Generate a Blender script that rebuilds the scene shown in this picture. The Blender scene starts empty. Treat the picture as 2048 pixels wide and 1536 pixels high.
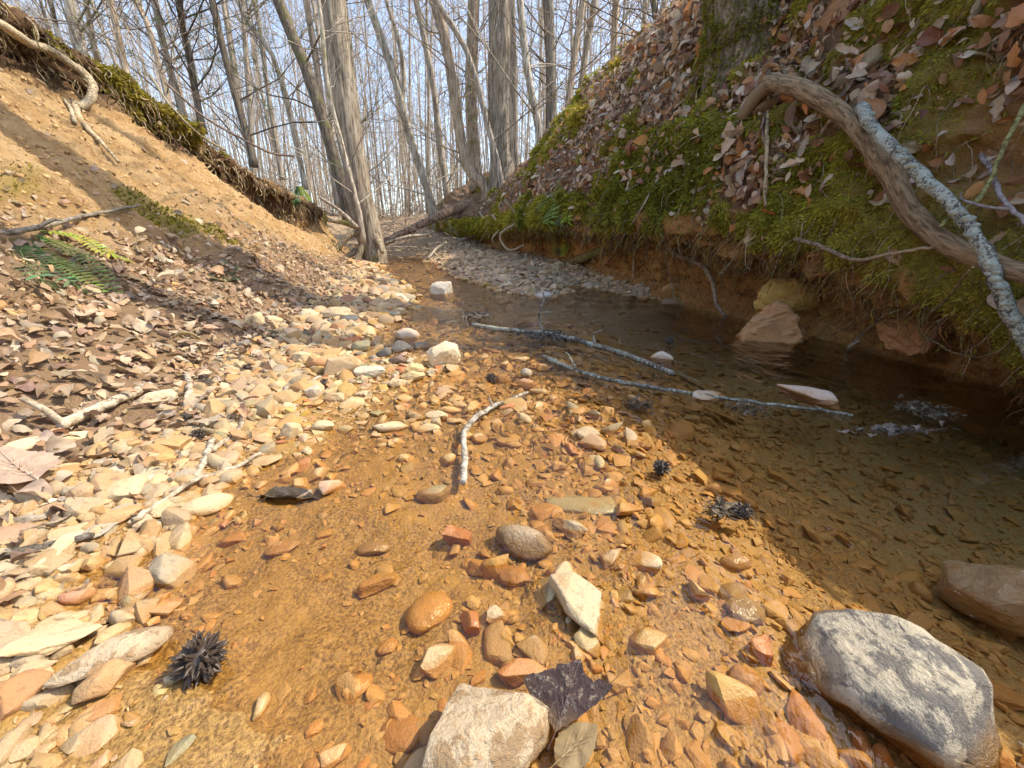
import bpy, math, random
import numpy as np
from mathutils import Vector, Matrix
from mathutils.bvhtree import BVHTree

R = math.radians
rng = np.random.default_rng(7)
random.seed(7)
scene = bpy.context.scene
COL = scene.collection

# ------------------------------------------------------------------ camera, sky, sun, exposure
CAM_H, PITCH, FPX = 0.35, 18.6, 800.0
cd = bpy.data.cameras.new('camera'); cam = bpy.data.objects.new('camera', cd); COL.objects.link(cam)
cam.location = (0, 0, CAM_H); cam.rotation_euler = (R(90 - PITCH), 0, 0)
cd.sensor_width = 36; cd.lens = 36 * FPX / 2048; cd.clip_start = 0.02; cd.clip_end = 600
scene.camera = cam

SUN_EL = 50.0
SUN_AZ = 82.0            # clockwise from +Y (upstream); +X is the right bank
w = bpy.data.worlds.new('World'); scene.world = w; w.use_nodes = True
nt = w.node_tree; nt.nodes.clear()
sky = nt.nodes.new('ShaderNodeTexSky'); sky.sky_type = 'NISHITA'; sky.sun_disc = False
sky.sun_elevation = R(SUN_EL); sky.sun_rotation = R(SUN_AZ); sky.air_density = 1.0; sky.dust_density = 1.5; sky.ozone_density = 0.0
bg = nt.nodes.new('ShaderNodeBackground'); bg.inputs['Strength'].default_value = 0.15
wo = nt.nodes.new('ShaderNodeOutputWorld')
nt.links.new(sky.outputs[0], bg.inputs[0]); nt.links.new(bg.outputs[0], wo.inputs[0])
sd = bpy.data.lights.new('sun', 'SUN'); sd.energy = 2.0; sd.angle = R(0.5); sd.color = (1.0, 0.92, 0.78)
so = bpy.data.objects.new('sun', sd); COL.objects.link(so)
SDIR = Vector((math.sin(R(SUN_AZ)) * math.cos(R(SUN_EL)), math.cos(R(SUN_AZ)) * math.cos(R(SUN_EL)), math.sin(R(SUN_EL))))
so.rotation_euler = (-SDIR).to_track_quat('-Z', 'Y').to_euler(); so.location = SDIR * 30
vs = scene.view_settings
vs.view_transform = 'Standard'; vs.look = 'None'; vs.gamma = 1; vs.use_curve_mapping = False
vs.exposure = 1.62
scene.cycles.max_bounces = 6; scene.cycles.transparent_max_bounces = 12
scene.cycles.diffuse_bounces = 3; scene.cycles.glossy_bounces = 3

# ------------------------------------------------------------------ numeric helpers
def hash3(ix, iy, iz, seed):
    h = (ix.astype(np.int64) * 374761393 + iy.astype(np.int64) * 668265263 + iz.astype(np.int64) * 2147483647 + seed * 974634777) & 0xFFFFFFFF
    h = ((h ^ (h >> 13)) * 1274126177) & 0xFFFFFFFF
    h = (h ^ (h >> 16)) & 0xFFFFFFFF
    return h / 2147483648.0 - 1.0

def vnoise(p, seed=0):
    i = np.floor(p).astype(np.int64); f = p - i; f = f * f * f * (f * (f * 6 - 15) + 10)
    r = 0
    for dx in (0, 1):
        wx = f[:, 0] if dx else 1 - f[:, 0]
        for dy in (0, 1):
            wy = f[:, 1] if dy else 1 - f[:, 1]
            for dz in (0, 1):
                wz = f[:, 2] if dz else 1 - f[:, 2]
                r = r + wx * wy * wz * hash3(i[:, 0] + dx, i[:, 1] + dy, i[:, 2] + dz, seed)
    return r

def fbm(p, freq, octv=4, seed=0, gain=0.5):
    a, s, t = 1.0, 0.0, 0.0
    p = np.asarray(p, float) * freq
    for o in range(octv):
        s = s + a * vnoise(p + 17.3 * o, seed + o); t += a
        p = p * 2.03; a *= gain
    return s / t

def sstep(a, b, x):
    t = np.clip((x - a) / (b - a), 0, 1); return t * t * (3 - 2 * t)

def P3(*c):
    return np.stack([np.broadcast_to(np.asarray(q, float), np.broadcast(*c).shape).ravel() for q in c], 1)

# ------------------------------------------------------------------ mesh helpers
def build_mesh(name, V, F, smooth=True, attrs=None):
    """V (n,3); F (m,k) int array or a list of such arrays of different k."""
    Fs = F if isinstance(F, list) else [F]
    me = bpy.data.meshes.new(name)
    V = np.ascontiguousarray(V, np.float32)
    me.vertices.add(len(V)); me.vertices.foreach_set('co', V.ravel())
    nl = sum(f.size for f in Fs); npoly = sum(len(f) for f in Fs)
    me.loops.add(nl); me.polygons.add(npoly)
    me.loops.foreach_set('vertex_index', np.concatenate([f.ravel() for f in Fs]).astype(np.int32))
    starts = []; o = 0
    for f in Fs:
        k = f.shape[1]; starts.append(o + np.arange(len(f)) * k); o += f.size
    me.polygons.foreach_set('loop_start', np.concatenate(starts).astype(np.int32))
    me.polygons.foreach_set('use_smooth', np.full(npoly, smooth, bool))
    for k, a in (attrs or {}).items():
        a = np.asarray(a, np.float32)
        if a.ndim == 2:
            at = me.attributes.new(k, 'FLOAT_COLOR', 'POINT')
            if a.shape[1] == 3: a = np.concatenate([a, np.ones((len(a), 1), np.float32)], 1)
            at.data.foreach_set('color', np.ascontiguousarray(a).ravel())
        else:
            at = me.attributes.new(k, 'FLOAT', 'POINT'); at.data.foreach_set('value', a)
    me.update(calc_edges=True); me.validate()
    return me

def link(name, me, mat=None, parent=None, loc=None, color=None):
    if mat is not None and not me.materials: me.materials.append(mat)
    o = bpy.data.objects.new(name, me); COL.objects.link(o)
    if parent is not None: o.parent = parent
    if loc is not None: o.location = loc
    if color is not None: o.color = (*color[:3], 1)
    return o

def tag(o, label=None, cat=None, group=None, kind=None):
    if label: o['label'] = label
    if cat: o['category'] = cat
    if group: o['group'] = group
    if kind: o['kind'] = kind
    return o

def empty(name, loc=(0, 0, 0)):
    o = bpy.data.objects.new(name, None); COL.objects.link(o); o.location = loc; o.empty_display_size = 0.05
    return o

def grid_faces(nr, nc):
    i = np.arange(nr * nc).reshape(nr, nc)
    return np.stack([i[:-1, :-1].ravel(), i[:-1, 1:].ravel(), i[1:, 1:].ravel(), i[1:, :-1].ravel()], 1)

def grid_normals(G):
    du = np.gradient(G, axis=1); dv = np.gradient(G, axis=0)
    n = np.cross(du, dv); n /= np.linalg.norm(n, axis=2, keepdims=True) + 1e-12
    return n

class Soup:
    """collects vertices, faces and a per-vertex colour for one mesh"""
    def __init__(s): s.V = []; s.F = {}; s.C = []; s.n = 0
    def add(s, V, F, col=None):
        for f in (F if isinstance(F, list) else [F]):
            s.F.setdefault(f.shape[1], []).append(f + s.n)
        s.V.append(V); s.n += len(V)
        if col is not None:
            c = np.asarray(col, float)
            s.C.append(np.tile(c, (len(V), 1)) if c.ndim == 1 else c)
    def mesh(s, name, smooth=True):
        return build_mesh(name, np.concatenate(s.V), [np.concatenate(v) for v in s.F.values()], smooth,
                          {'Col': np.concatenate(s.C)} if s.C else None)

def smooth_path(pts, n):
    """Catmull-Rom through pts, n samples"""
    P = np.asarray(pts, float)
    if len(P) == 2: return P[0] + (P[1] - P[0]) * np.linspace(0, 1, n)[:, None]
    Q = np.vstack([2 * P[0] - P[1], P, 2 * P[-1] - P[-2]])
    t = np.linspace(0, len(P) - 1 - 1e-6, n); i = t.astype(int); f = (t - i)[:, None]
    a, b, c, d = Q[i], Q[i + 1], Q[i + 2], Q[i + 3]
    return 0.5 * (2 * b + (c - a) * f + (2 * a - 5 * b + 4 * c - d) * f ** 2 + (3 * b - a - 3 * c + d) * f ** 3)

def tube(P, rad, sides=6, ridge=0.0, seed=0, cap=True, knobs=0.0):
    P = np.asarray(P, float); n = len(P); rad = np.broadcast_to(np.asarray(rad, float), (n,))
    T = np.gradient(P, axis=0); T /= np.linalg.norm(T, axis=1, keepdims=True) + 1e-12
    up = np.array([0.13, 0.31, 0.94]); 
    if abs(T[0] @ up) > 0.9: up = np.array([0.9, 0.3, 0.1])
    N = np.zeros_like(P); v = up
    for i in range(n):
        v = v - T[i] * (v @ T[i]); v = v / (np.linalg.norm(v) + 1e-12); N[i] = v
    B = np.cross(T, N)
    a = np.linspace(0, 2 * np.pi, sides, endpoint=False)
    ca, sa = np.cos(a)[None, :, None], np.sin(a)[None, :, None]
    rr = np.repeat(rad[:, None], sides, 1)
    if ridge or knobs:
        L = np.concatenate([[0], np.cumsum(np.linalg.norm(np.diff(P, axis=0), axis=1))])
        q = P3(np.cos(a)[None, :] * 3.0 + seed * 7.7, np.sin(a)[None, :] * 3.0, L[:, None] / max(rad.max(), 1e-4) * 0.28)
        if ridge: rr = rr * (1 + ridge * (1 - 2 * np.abs(fbm(q, 1.0, 2, seed)).reshape(n, sides) * 1.6))
        if knobs:
            q2 = P3(np.cos(a)[None, :] * .8 + seed * 3.1, np.sin(a)[None, :] * .8, L[:, None] / max(rad.mean(), 1e-4) * 0.22)
            rr = rr * (1 + knobs * fbm(q2, 1.0, 3, seed + 5).reshape(n, sides))
    V = P[:, None, :] + (N[:, None, :] * ca + B[:, None, :] * sa) * rr[:, :, None]
    i = np.arange(n * sides).reshape(n, sides); j = np.roll(i, -1, 1)
    F = np.stack([i[:-1].ravel(), j[:-1].ravel(), j[1:].ravel(), i[1:].ravel()], 1)
    V = V.reshape(-1, 3)
    if cap:
        V = np.vstack([V, P[0:1], P[-1:]])
        c0, c1 = n * sides, n * sides + 1
        F3 = np.concatenate([np.stack([j[0], i[0], np.full(sides, c0)], 1), np.stack([i[-1], j[-1], np.full(sides, c1)], 1)])
        return V, [F, F3]
    return V, [F]

_ico = {}
def ico(sub):
    if sub not in _ico:
        import bmesh
        bm = bmesh.new(); bmesh.ops.create_icosphere(bm, subdivisions=sub, radius=1)
        bm.verts.ensure_lookup_table()
        _ico[sub] = (np.array([v.co[:] for v in bm.verts]), np.array([[v.index for v in f.verts] for f in bm.faces]))
        bm.free()
    return _ico[sub]

def stone_verts(seed, sub=3, cuts=5, rough=0.06, cutmin=0.55, cutmax=0.9):
    """unit-size pebble: a ball with flats broken off and a noisy skin"""
    V, F = ico(sub); V = V.copy(); r = np.random.default_rng(seed)
    V = V * (1 + 0.16 * fbm(V + r.uniform(-50, 50, 3), 0.9, 2, seed))[:, None]
    for _ in range(cuts):
        n = r.normal(size=3); n /= np.linalg.norm(n); d = r.uniform(cutmin, cutmax)
        h = V @ n - d; m = h > 0
        V[m] -= n * (h[m] * r.uniform(0.8, 0.97))[:, None]
    if rough:
        nn = V / (np.linalg.norm(V, axis=1, keepdims=True) + 1e-9)
        V = V + nn * (rough * fbm(V + seed * 1.7, 2.6, 4, seed + 3, 0.55))[:, None]
    lo, hi = V.min(0), V.max(0)
    return (V - (lo + hi) / 2) / ((hi - lo) / 2), F

def hull_verts(seed, n=18, cuts=3, rough=.05, bevel=.10, cone=0.0):
    """a broken, flat faced stone: the hull of scattered points with worn edges"""
    import bmesh
    r = np.random.default_rng(seed); bm = bmesh.new()
    for _ in range(n):
        d = r.normal(size=3); d /= np.linalg.norm(d); d = d / (np.abs(d) ** 2.6).sum() ** (1 / 2.6) * r.uniform(.72, 1.0)
        if cone: k = 1 - cone * (d[2] * .5 + .5) ** 1.2; d = d * np.array([k, k, 1])
        bm.verts.new(d)
    if cone: bm.verts.new((r.uniform(-.25, .05), 0, 1.1))
    res = bmesh.ops.convex_hull(bm, input=bm.verts[:]); bmesh.ops.delete(bm, geom=[v for v in bm.verts if not v.link_faces], context='VERTS')
    bmesh.ops.dissolve_limit(bm, angle_limit=R(14), verts=bm.verts[:], edges=bm.edges[:])
    if bevel: bmesh.ops.bevel(bm, geom=bm.edges[:], offset=bevel, segments=2, profile=.6, affect='EDGES', clamp_overlap=True)
    bmesh.ops.triangulate(bm, faces=bm.faces[:])
    for _ in range(cuts):
        L_ = [e for e in bm.edges if e.calc_length() > .16]
        if not L_: break
        bmesh.ops.subdivide_edges(bm, edges=L_, cuts=1); bmesh.ops.triangulate(bm, faces=bm.faces[:])
    bm.verts.ensure_lookup_table(); bm.verts.index_update()
    V = np.array([v.co[:] for v in bm.verts]); bm.normal_update(); N = np.array([v.normal[:] for v in bm.verts]); F = np.array([[v.index for v in f.verts] for f in bm.faces]); bm.free()
    if rough: V = V + N * (rough * (fbm(V + seed * 1.3, 2.2, 4, seed, .6) + .45 * fbm(V + seed, 8, 2, seed + 2)))[:, None]
    lo, hi = V.min(0), V.max(0)
    return (V - (lo + hi) / 2) / ((hi - lo) / 2), F

def sharpen(me, deg=36):
    me.set_sharp_from_angle(angle=R(deg)); return me

# ------------------------------------------------------------------ materials
def mat(name):
    m = bpy.data.materials.new(name); m.use_nodes = True
    n = m.node_tree.nodes; n.clear()
    out = n.new('ShaderNodeOutputMaterial'); b = n.new('ShaderNodeBsdfPrincipled')
    m.node_tree.links.new(b.outputs[0], out.inputs[0])
    return m, m.node_tree, b

class NT:
    def __init__(s, t): s.t = t
    def n(s, typ, ins=None, **kw):
        q = s.t.nodes.new(typ)
        for k, v in kw.items(): setattr(q, k, v)
        for k, v in (ins or {}).items():
            if isinstance(v, bpy.types.NodeSocket): s.t.links.new(v, q.inputs[k])
            else: q.inputs[k].default_value = v
        return q
    def math(s, op, a, b=0.0, clamp=False):
        q = s.n('ShaderNodeMath', {0: a, 1: b}, operation=op); q.use_clamp = clamp; return q.outputs[0]
    def mix(s, f, a, b, blend='MIX'):
        q = s.n('ShaderNodeMix', data_type='RGBA', blend_type=blend)
        for sock, v in ((q.inputs[0], f), (q.inputs[6], a), (q.inputs[7], b)):
            if isinstance(v, bpy.types.NodeSocket): s.t.links.new(v, sock)
            else: sock.default_value = (*v, 1) if isinstance(v, tuple) and len(v) == 3 else v
        return q.outputs[2]
    def noise(s, scale, detail=4, rough=0.55, vec=None, dist=0.0):
        q = s.n('ShaderNodeTexNoise', {'Scale': scale, 'Detail': detail, 'Roughness': rough, 'Distortion': dist})
        if vec is not None: s.t.links.new(vec, q.inputs['Vector'])
        return q
    def ramp(s, fac, stops):
        q = s.n('ShaderNodeValToRGB', {0: fac}); e = q.color_ramp.elements
        while len(e) < len(stops): e.new(0.5)
        for el, (p, c) in zip(e, stops):
            el.position = p; el.color = (*c, 1) if len(c) == 3 else c
        return q.outputs[0]
    def maprange(s, v, a, b, c=0.0, d=1.0):
        q = s.n('ShaderNodeMapRange', {0: v, 1: a, 2: b, 3: c, 4: d}); return q.outputs[0]
    def bump(s, h, strength=0.5, dist=0.01, normal=None):
        q = s.n('ShaderNodeBump', {'Height': h, 'Strength': strength, 'Distance': dist})
        if normal is not None: s.t.links.new(normal, q.inputs['Normal'])
        return q.outputs[0]
    def set(s, b, **kw):
        for k, v in kw.items():
            k = k.replace('_', ' ')
            if isinstance(v, bpy.types.NodeSocket): s.t.links.new(v, b.inputs[k])
            else: b.inputs[k].default_value = (*v, 1) if isinstance(v, tuple) and len(v) == 3 and k != 'Normal' else v

SLOPE = 0.035
def zw(y): return SLOPE * y           # the water surface climbs gently upstream

def world_pos(t):
    return t.n('ShaderNodeNewGeometry').outputs['Position']

def wet_factor(t, lift=0.004, soft=0.006):
    """1 below the waterline (plus a thin damp band), 0 above"""
    pos = world_pos(t); sep = t.n('ShaderNodeSeparateXYZ', {0: pos})
    rel = t.math('SUBTRACT', sep.outputs['Z'], t.math('MULTIPLY', sep.outputs['Y'], SLOPE))
    nz = t.noise(28, 3, 0.6, pos).outputs[0]
    rel = t.math('SUBTRACT', rel, t.math('MULTIPLY', t.math('SUBTRACT', nz, 0.5), 0.016))
    return t.maprange(rel, lift + soft, lift - soft), rel

def colour_source(t, how):
    if how == 'attr': return t.n('ShaderNodeAttribute', attribute_name='Col').outputs['Color']
    return t.n('ShaderNodeObjectInfo').outputs['Color']

def stone_material(name, how, silt=0.6, scale=1.0, wetmul=(.74, .54, .34)):
    m, tr, b = mat(name); t = NT(tr)
    base = colour_source(t, how); pos = world_pos(t)
    n1 = t.noise(26 * scale, 5, 0.62, pos).outputs[0]
    n2 = t.noise(130 * scale, 4, 0.65, pos).outputs[0]
    n3 = t.noise(420 * scale, 2, 0.6, pos).outputs[0]
    c = t.mix(t.maprange(n1, 0.38, 0.68), base, t.mix(1.0, base, (1.14, 1.03, .86), 'MULTIPLY'))
    c = t.mix(t.maprange(n1, .57, .66, 0, .5), c, (.36, .19, .075))
    c = t.mix(t.maprange(n2, 0.56, 0.70, 0, .55), c, t.mix(1.0, base, (.5, .44, .38), 'MULTIPLY'))
    c = t.mix(t.maprange(n3, 0.60, 0.72, 0, .30), c, (.09, .07, .05))
    wet, rel = wet_factor(t)
    wc = t.mix(silt, t.mix(1.0, c, wetmul, 'MULTIPLY'), t.mix(n2, (.29, .15, .033), (.47, .27, .066)))
    c = t.mix(wet, c, wc)
    damp = t.math('MULTIPLY', wet, t.maprange(rel, -.004, .003))
    rough = t.math('SUBTRACT', t.maprange(wet, 0, 1, .85, .62), t.math('MULTIPLY', damp, .40))
    h = t.math('ADD', t.math('MULTIPLY', n2, 0.7), t.math('MULTIPLY', n3, .4))
    t.set(b, Base_Color=c, Roughness=rough, Normal=t.bump(h, .55, .004))
    b.inputs['Specular IOR Level'].default_value = .5
    return m

M_STONE = stone_material('stone', 'obj', .35)
M_STONE_BED = stone_material('bed_stone', 'obj', .5, 1, (.85, .68, .46))
M_PEBBLE = stone_material('pebble', 'attr', .55, 1, (.9, .72, .46))

def bed_material():
    m, tr, b = mat('stream_bed_silt'); t = NT(tr); pos = world_pos(t)
    n1 = t.noise(9, 5, .6, pos).outputs[0]; n2 = t.noise(70, 5, .65, pos).outputs[0]; n3 = t.noise(300, 3, .6, pos).outputs[0]
    vo = t.n('ShaderNodeTexVoronoi', {'Vector': pos, 'Scale': 150.0}, feature='F1')
    grain = t.mix(t.maprange(n3, .36, .60), (.15, .075, .018), t.mix(n2, (.27, .145, .034), (.45, .26, .066)))  # wet bed tones darkened, painting in the shade of gaps between pebbles
    silt = t.mix(n2, (.27, .145, .032), (.43, .245, .06))
    wetc = t.mix(t.maprange(n1, .36, .52), silt, grain)
    pool = t.n('ShaderNodeAttribute', attribute_name='pool').outputs['Fac']
    wetc = t.mix(pool, wetc, t.mix(n2, (.20, .13, .04), (.40, .27, .10)))
    dry = t.mix(n2, (.27, .17, .09), (.48, .33, .18))
    wet, rel = wet_factor(t, .016, .008)
    c = t.mix(wet, dry, wetc)
    h = t.math('ADD', t.math('MULTIPLY', n2, .8), t.math('ADD', t.math('MULTIPLY', n3, .4), t.math('MULTIPLY', vo.outputs['Distance'], -.15)))
    t.set(b, Base_Color=c, Roughness=t.maprange(wet, 0, 1, .9, .55), Normal=t.bump(h, .8, .006))
    return m

def soil_material(name, lo, hi, dark, mossy=True, strata=0.0):
    m, tr, b = mat(name); t = NT(tr); pos = world_pos(t)
    n1 = t.noise(5, 5, .62, pos).outputs[0]; n2 = t.noise(38, 6, .68, pos).outputs[0]; n3 = t.noise(170, 4, .65, pos).outputs[0]
    c = t.mix(t.maprange(n1, .35, .65), lo, hi)
    c = t.mix(t.maprange(n2, .5, .72, 0, .75), c, dark)
    c = t.mix(t.maprange(n3, .55, .7, 0, .4), c, t.mix(1.0, c, (1.5, 1.45, 1.35), 'MULTIPLY'))
    if mossy:
        f = t.n('ShaderNodeAttribute', attribute_name='moss').outputs['Fac']
        mc = t.mix(n2, (.13, .12, .014), (.38, .31, .04))
        c = t.mix(f, c, mc)
        g = t.n('ShaderNodeAttribute', attribute_name='litter').outputs['Fac']
        lc = t.mix(n2, (.12, .07, .04), (.40, .26, .16))
        c = t.mix(g, c, lc)
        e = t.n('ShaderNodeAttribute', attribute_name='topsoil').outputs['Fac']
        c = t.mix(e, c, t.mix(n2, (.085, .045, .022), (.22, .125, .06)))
    h = t.math('ADD', n2, t.math('MULTIPLY', n3, .55))
    t.set(b, Base_Color=c, Roughness=.93, Normal=t.bump(h, 1.0, .022))
    b.inputs['Specular IOR Level'].default_value = .2
    return m

M_BED = bed_material()
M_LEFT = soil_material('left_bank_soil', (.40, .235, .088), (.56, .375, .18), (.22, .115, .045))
M_RIGHT = soil_material('right_bank_soil', (.42, .20, .062), (.60, .33, .105), (.20, .095, .036))
M_FLOOR = soil_material('forest_floor', (.22, .15, .09), (.36, .26, .16), (.10, .07, .045), False)

def foliage_material(name, how, trans=0.3, rough=.65, dark=.45):
    m, tr, b = mat(name); t = NT(tr); base = colour_source(t, how); pos = world_pos(t)
    n = t.noise(120, 3, .6, pos).outputs[0]
    c = t.mix(t.maprange(n, .3, .75, 0, .5), base, t.mix(1.0, base, (dark, dark * .95, dark * .9), 'MULTIPLY'))
    t.set(b, Base_Color=c, Roughness=rough, Normal=t.bump(n, .4, .003))
    b.inputs['Specular IOR Level'].default_value = .3
    tl = t.n('ShaderNodeBsdfTranslucent', {'Color': c})
    mx = t.n('ShaderNodeMixShader', {0: trans}); tr.links.new(b.outputs[0], mx.inputs[1]); tr.links.new(tl.outputs[0], mx.inputs[2])
    out = [q for q in tr.nodes if q.type == 'OUTPUT_MATERIAL'][0]; tr.links.new(mx.outputs[0], out.inputs[0])
    return m
M_LEAF_A = foliage_material('leaf_litter', 'attr', .22, .65, .62)
M_LEAF_O = foliage_material('dead_leaf', 'obj', .22, .65, .58)
M_MOSS = foliage_material('moss', 'attr', .35, .8)
M_FERN = foliage_material('fern', 'obj', .3, .5)
M_FERN_A = foliage_material('needles', 'attr', .3, .5)

def bark_material(name, how, mossy=0.0, stretch=.18, scale=45, lichen=0.0, strength=.9, axis=False):
    m, tr, b = mat(name); t = NT(tr); base = colour_source(t, how)
    tc = t.n('ShaderNodeTexCoord').outputs['Object']
    if axis: tc = t.n('ShaderNodeAttribute', attribute_name='axis').outputs['Vector']
    mp = t.n('ShaderNodeMapping', {'Vector': tc, 'Scale': (1, 1, stretch)}).outputs[0]
    n1 = t.noise(scale, 5, .65, mp, .6).outputs[0]; n2 = t.noise(3.2, 4, .6, tc).outputs[0]; n3 = t.noise(scale * 3, 3, .6, tc).outputs[0]
    c = t.mix(t.maprange(n1, .40, .60), t.mix(1.0, base, (.34, .30, .26), 'MULTIPLY'), base)
    c = t.mix(t.maprange(n2, .5, .7, 0, .5), c, t.mix(1.0, base, (1.25, 1.2, 1.1), 'MULTIPLY'))
    if mossy: c = t.mix(t.maprange(n2, .62 - mossy * .4, .72 - mossy * .4, 0, .85), c, t.mix(n3, (.05, .065, .012), (.17, .17, .025)))
    if lichen: c = t.mix(t.maprange(t.math('ADD', t.math('MULTIPLY', n3, .5), t.math('MULTIPLY', t.noise(17, 3, .6, tc).outputs[0], .5)), .60 - lichen * .18, .64 - lichen * .18, 0, .9), c, t.mix(n1, (.34, .36, .27), (.58, .58, .46)))
    t.set(b, Base_Color=c, Roughness=.88, Normal=t.bump(t.math('ADD', n1, t.math('MULTIPLY', n3, .3)), strength, .012))
    b.inputs['Specular IOR Level'].default_value = .25
    return m
M_BARK = bark_material('bark', 'obj', 0, .10, 42)
M_BARK_MOSS = bark_material('mossy_bark', 'obj', .22)
M_BARK_FULLMOSS = bark_material('moss_covered_bark', 'obj', .95)
M_BARK_A = bark_material('twig_bark', 'attr', 0, .5, 60)
M_STICK = bark_material('weathered_stick', 'obj', 0, 1, 90, 0, .5)
M_POOL_STICK = bark_material('pool_stick_bark', 'obj', 0, 1, 80, .42, .7)
M_LICHEN_STICK = bark_material('lichened_stick', 'obj', 0, 1, 70, .75, .9)
M_ROOT = bark_material('root', 'attr', 0, 1, 90, 0, .6)

def water_material():
    m = bpy.data.materials.new('water'); m.use_nodes = True; tr = m.node_tree; tr.nodes.clear(); t = NT(tr)
    pos = world_pos(t)
    mp = t.n('ShaderNodeMapping', {'Vector': pos, 'Scale': (1.0, .62, 1), 'Rotation': (0, 0, R(18))}).outputs[0]
    a = t.noise(15, 3, .55, mp, .8).outputs[0]; c2 = t.noise(52, 2, .5, mp, .5).outputs[0]; big = t.noise(2.2, 2, .5, pos).outputs[0]
    h = t.math('ADD', t.math('MULTIPLY', a, t.maprange(big, .35, .65, .35, 1.2)), t.math('MULTIPLY', c2, .25))
    yy_ = t.n('ShaderNodeSeparateXYZ', {0: pos}).outputs['Y']
    h = t.math('MULTIPLY', h, t.maprange(yy_, .5, 2.6, .25, 4.2))
    nb = t.bump(h, .8, .024)
    fr = t.n('ShaderNodeFresnel', {'IOR': 1.33, 'Normal': nb})
    gl = t.n('ShaderNodeBsdfGlossy', {'Color': (1, 1, 1, 1), 'Roughness': .025, 'Normal': nb})
    tp = t.n('ShaderNodeBsdfTransparent', {'Color': (.95, .90, .78, 1)})
    mx = t.n('ShaderNodeMixShader', {0: fr.outputs[0]}); tr.links.new(tp.outputs[0], mx.inputs[1]); tr.links.new(gl.outputs[0], mx.inputs[2])
    out = t.n('ShaderNodeOutputMaterial', {0: mx.outputs[0]})
    return m
M_WATER = water_material()

# ------------------------------------------------------------------ shape of the place
def tab(ys, xs): return lambda y: np.interp(y, ys, xs)
shore = tab([-.6, .2, .4, .82, 1.5, 2.3, 3.3, 4.3, 6, 8, 10], [-.26, -.33, -.42, -.50, -.60, -.60, -1.0, -1.46, -2.0, -2.8, -3.6])
foot = tab([-8, -.6, 0, .76, 1.38, 1.9, 2.5, 3.3, 4, 5, 6, 7, 8, 10], [1.4, 1.3, 1.2, 1.05, .95, .80, .58, .38, .2, .0, -.25, -.8, -1.6, -3])
bar = tab([2.15, 2.45, 3.5, 5, 6.5, 8], [.75, .06, -.46, -.88, -1.45, -2.3])
lip = tab([0, .73, .91, 1.4, 2.3, 3.5, 5, 8], [.03, .06, .17, .27, .37, .42, .42, .40])

def valley(y): return .33 + .072 * y

def bed_height(x, y):
    xl = shore(y); xf = foot(y); xb = np.where(y < 2.15, xf + .5, bar(y))
    dl = x - xl; dr = xb - x
    depth = .016 + .026 * sstep(1.15, 1.6, y) + .095 * sstep(.22, .80, x - np.interp(y, [0, 2.2, 3], [.0, -.15, 0])) * (1 - sstep(2.0, 2.5, y))
    inside = sstep(-.02, .35, dl) * sstep(-.02, .18, dr)
    b = -depth * inside
    b = b + np.where(dl < 0, -dl * .09, 0) + np.clip(-dr, 0, 1) * np.where(dr < 0, .13, 0)
    b = np.where(dr < 0, np.minimum(b, .10), b)
    # a low gravel hump that breaks the surface in front of the camera, and a riffle upstream
    b = b + .016 * np.exp(-((x - .05) / .13) ** 2 - ((y - .30) / .13) ** 2)
    b = b + .014 * np.exp(-((x + .33 - .1 * (y - 1)) / .22) ** 2 - ((y - 1.05) / .22) ** 2)
    b = b + .008 * np.exp(-((x - .0) / .2) ** 2 - ((y - .75) / .12) ** 2)
    p = P3(x, y, 0.0)
    sh = np.asarray(b).shape
    b = b - .10 * np.exp(-((x - xf) / .30) ** 2) * sstep(2.0, 2.4, y) * (1 - sstep(2.9, 3.6, y))
    b = b + (.012 * fbm(p, 5, 3, 11) + .007 * fbm(p, 22, 3, 12) + .0028 * fbm(p, 90, 3, 13)).reshape(sh)
    up = sstep(6.0, 9.0, y)
    return zw(y) * (1 - up) + valley(y) * up + b

# stream bed
ys = np.concatenate([np.linspace(-.7, .10, 40), .11 * 1.0122 ** np.arange(0, 364)])
u = np.linspace(-1, 1, 400)
cx = np.interp(ys, [-.7, 1, 2.3, 4, 6, 9], [.3, .12, -.1, -.6, -1.2, -2.6]); hw = np.interp(ys, [-.7, .2, 1, 3, 9], [1.3, 1.15, 1.35, 1.35, 1.7])
X = cx[:, None] + hw[:, None] * u[None, :]; Y = np.repeat(ys[:, None], 400, 1)
Z = bed_height(X, Y)
G = np.stack([X, Y, Z], 2)
poolv = (sstep(.30, .72, X) * (1 - sstep(2.2, 2.7, Y))).ravel()
bedV, bedF = G.reshape(-1, 3), grid_faces(len(ys), 400)
stream_bed = tag(link('stream_bed', build_mesh('stream_bed', bedV, bedF, True, {'pool': poolv}), M_BED),
                 'shallow stream bed of orange silt and wet gravel', kind='structure')

# left bank: a bare slope under a root-bound overhanging crest
lfoot = tab([-8, -.6, .4, 1, 1.5, 2.3, 3.3, 4.3, 5.2, 6.6], [-.62, -.62, -.72, -.80, -.92, -1.0, -1.33, -1.70, -2.0, -2.5])
lcx = tab([-8, 2.5, 3.4, 4.3, 4.8, 5.2, 6.6], [-2.9, -2.9, -2.9, -2.87, -2.55, -2.4, -3.0])
lcz = tab([-8, 1, 2.7, 3.4, 4.3, 4.8, 5.2, 6.6], [1.75, 1.72, 1.62, 1.52, 1.2, .98, .84, .84])
ly = np.concatenate([np.linspace(-1.2, .3, 30), np.linspace(.3, 6.6, 430)[1:]])
lt = np.concatenate([np.linspace(-.12, .84, 270), np.linspace(.84, 1.0, 60)[1:], np.linspace(1.0, 1.9, 40)[1:]])
T, Y = np.meshgrid(lt, ly)
xf, xc, zc = lfoot(Y), lcx(Y), lcz(Y); zf = zw(Y) + .035
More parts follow.
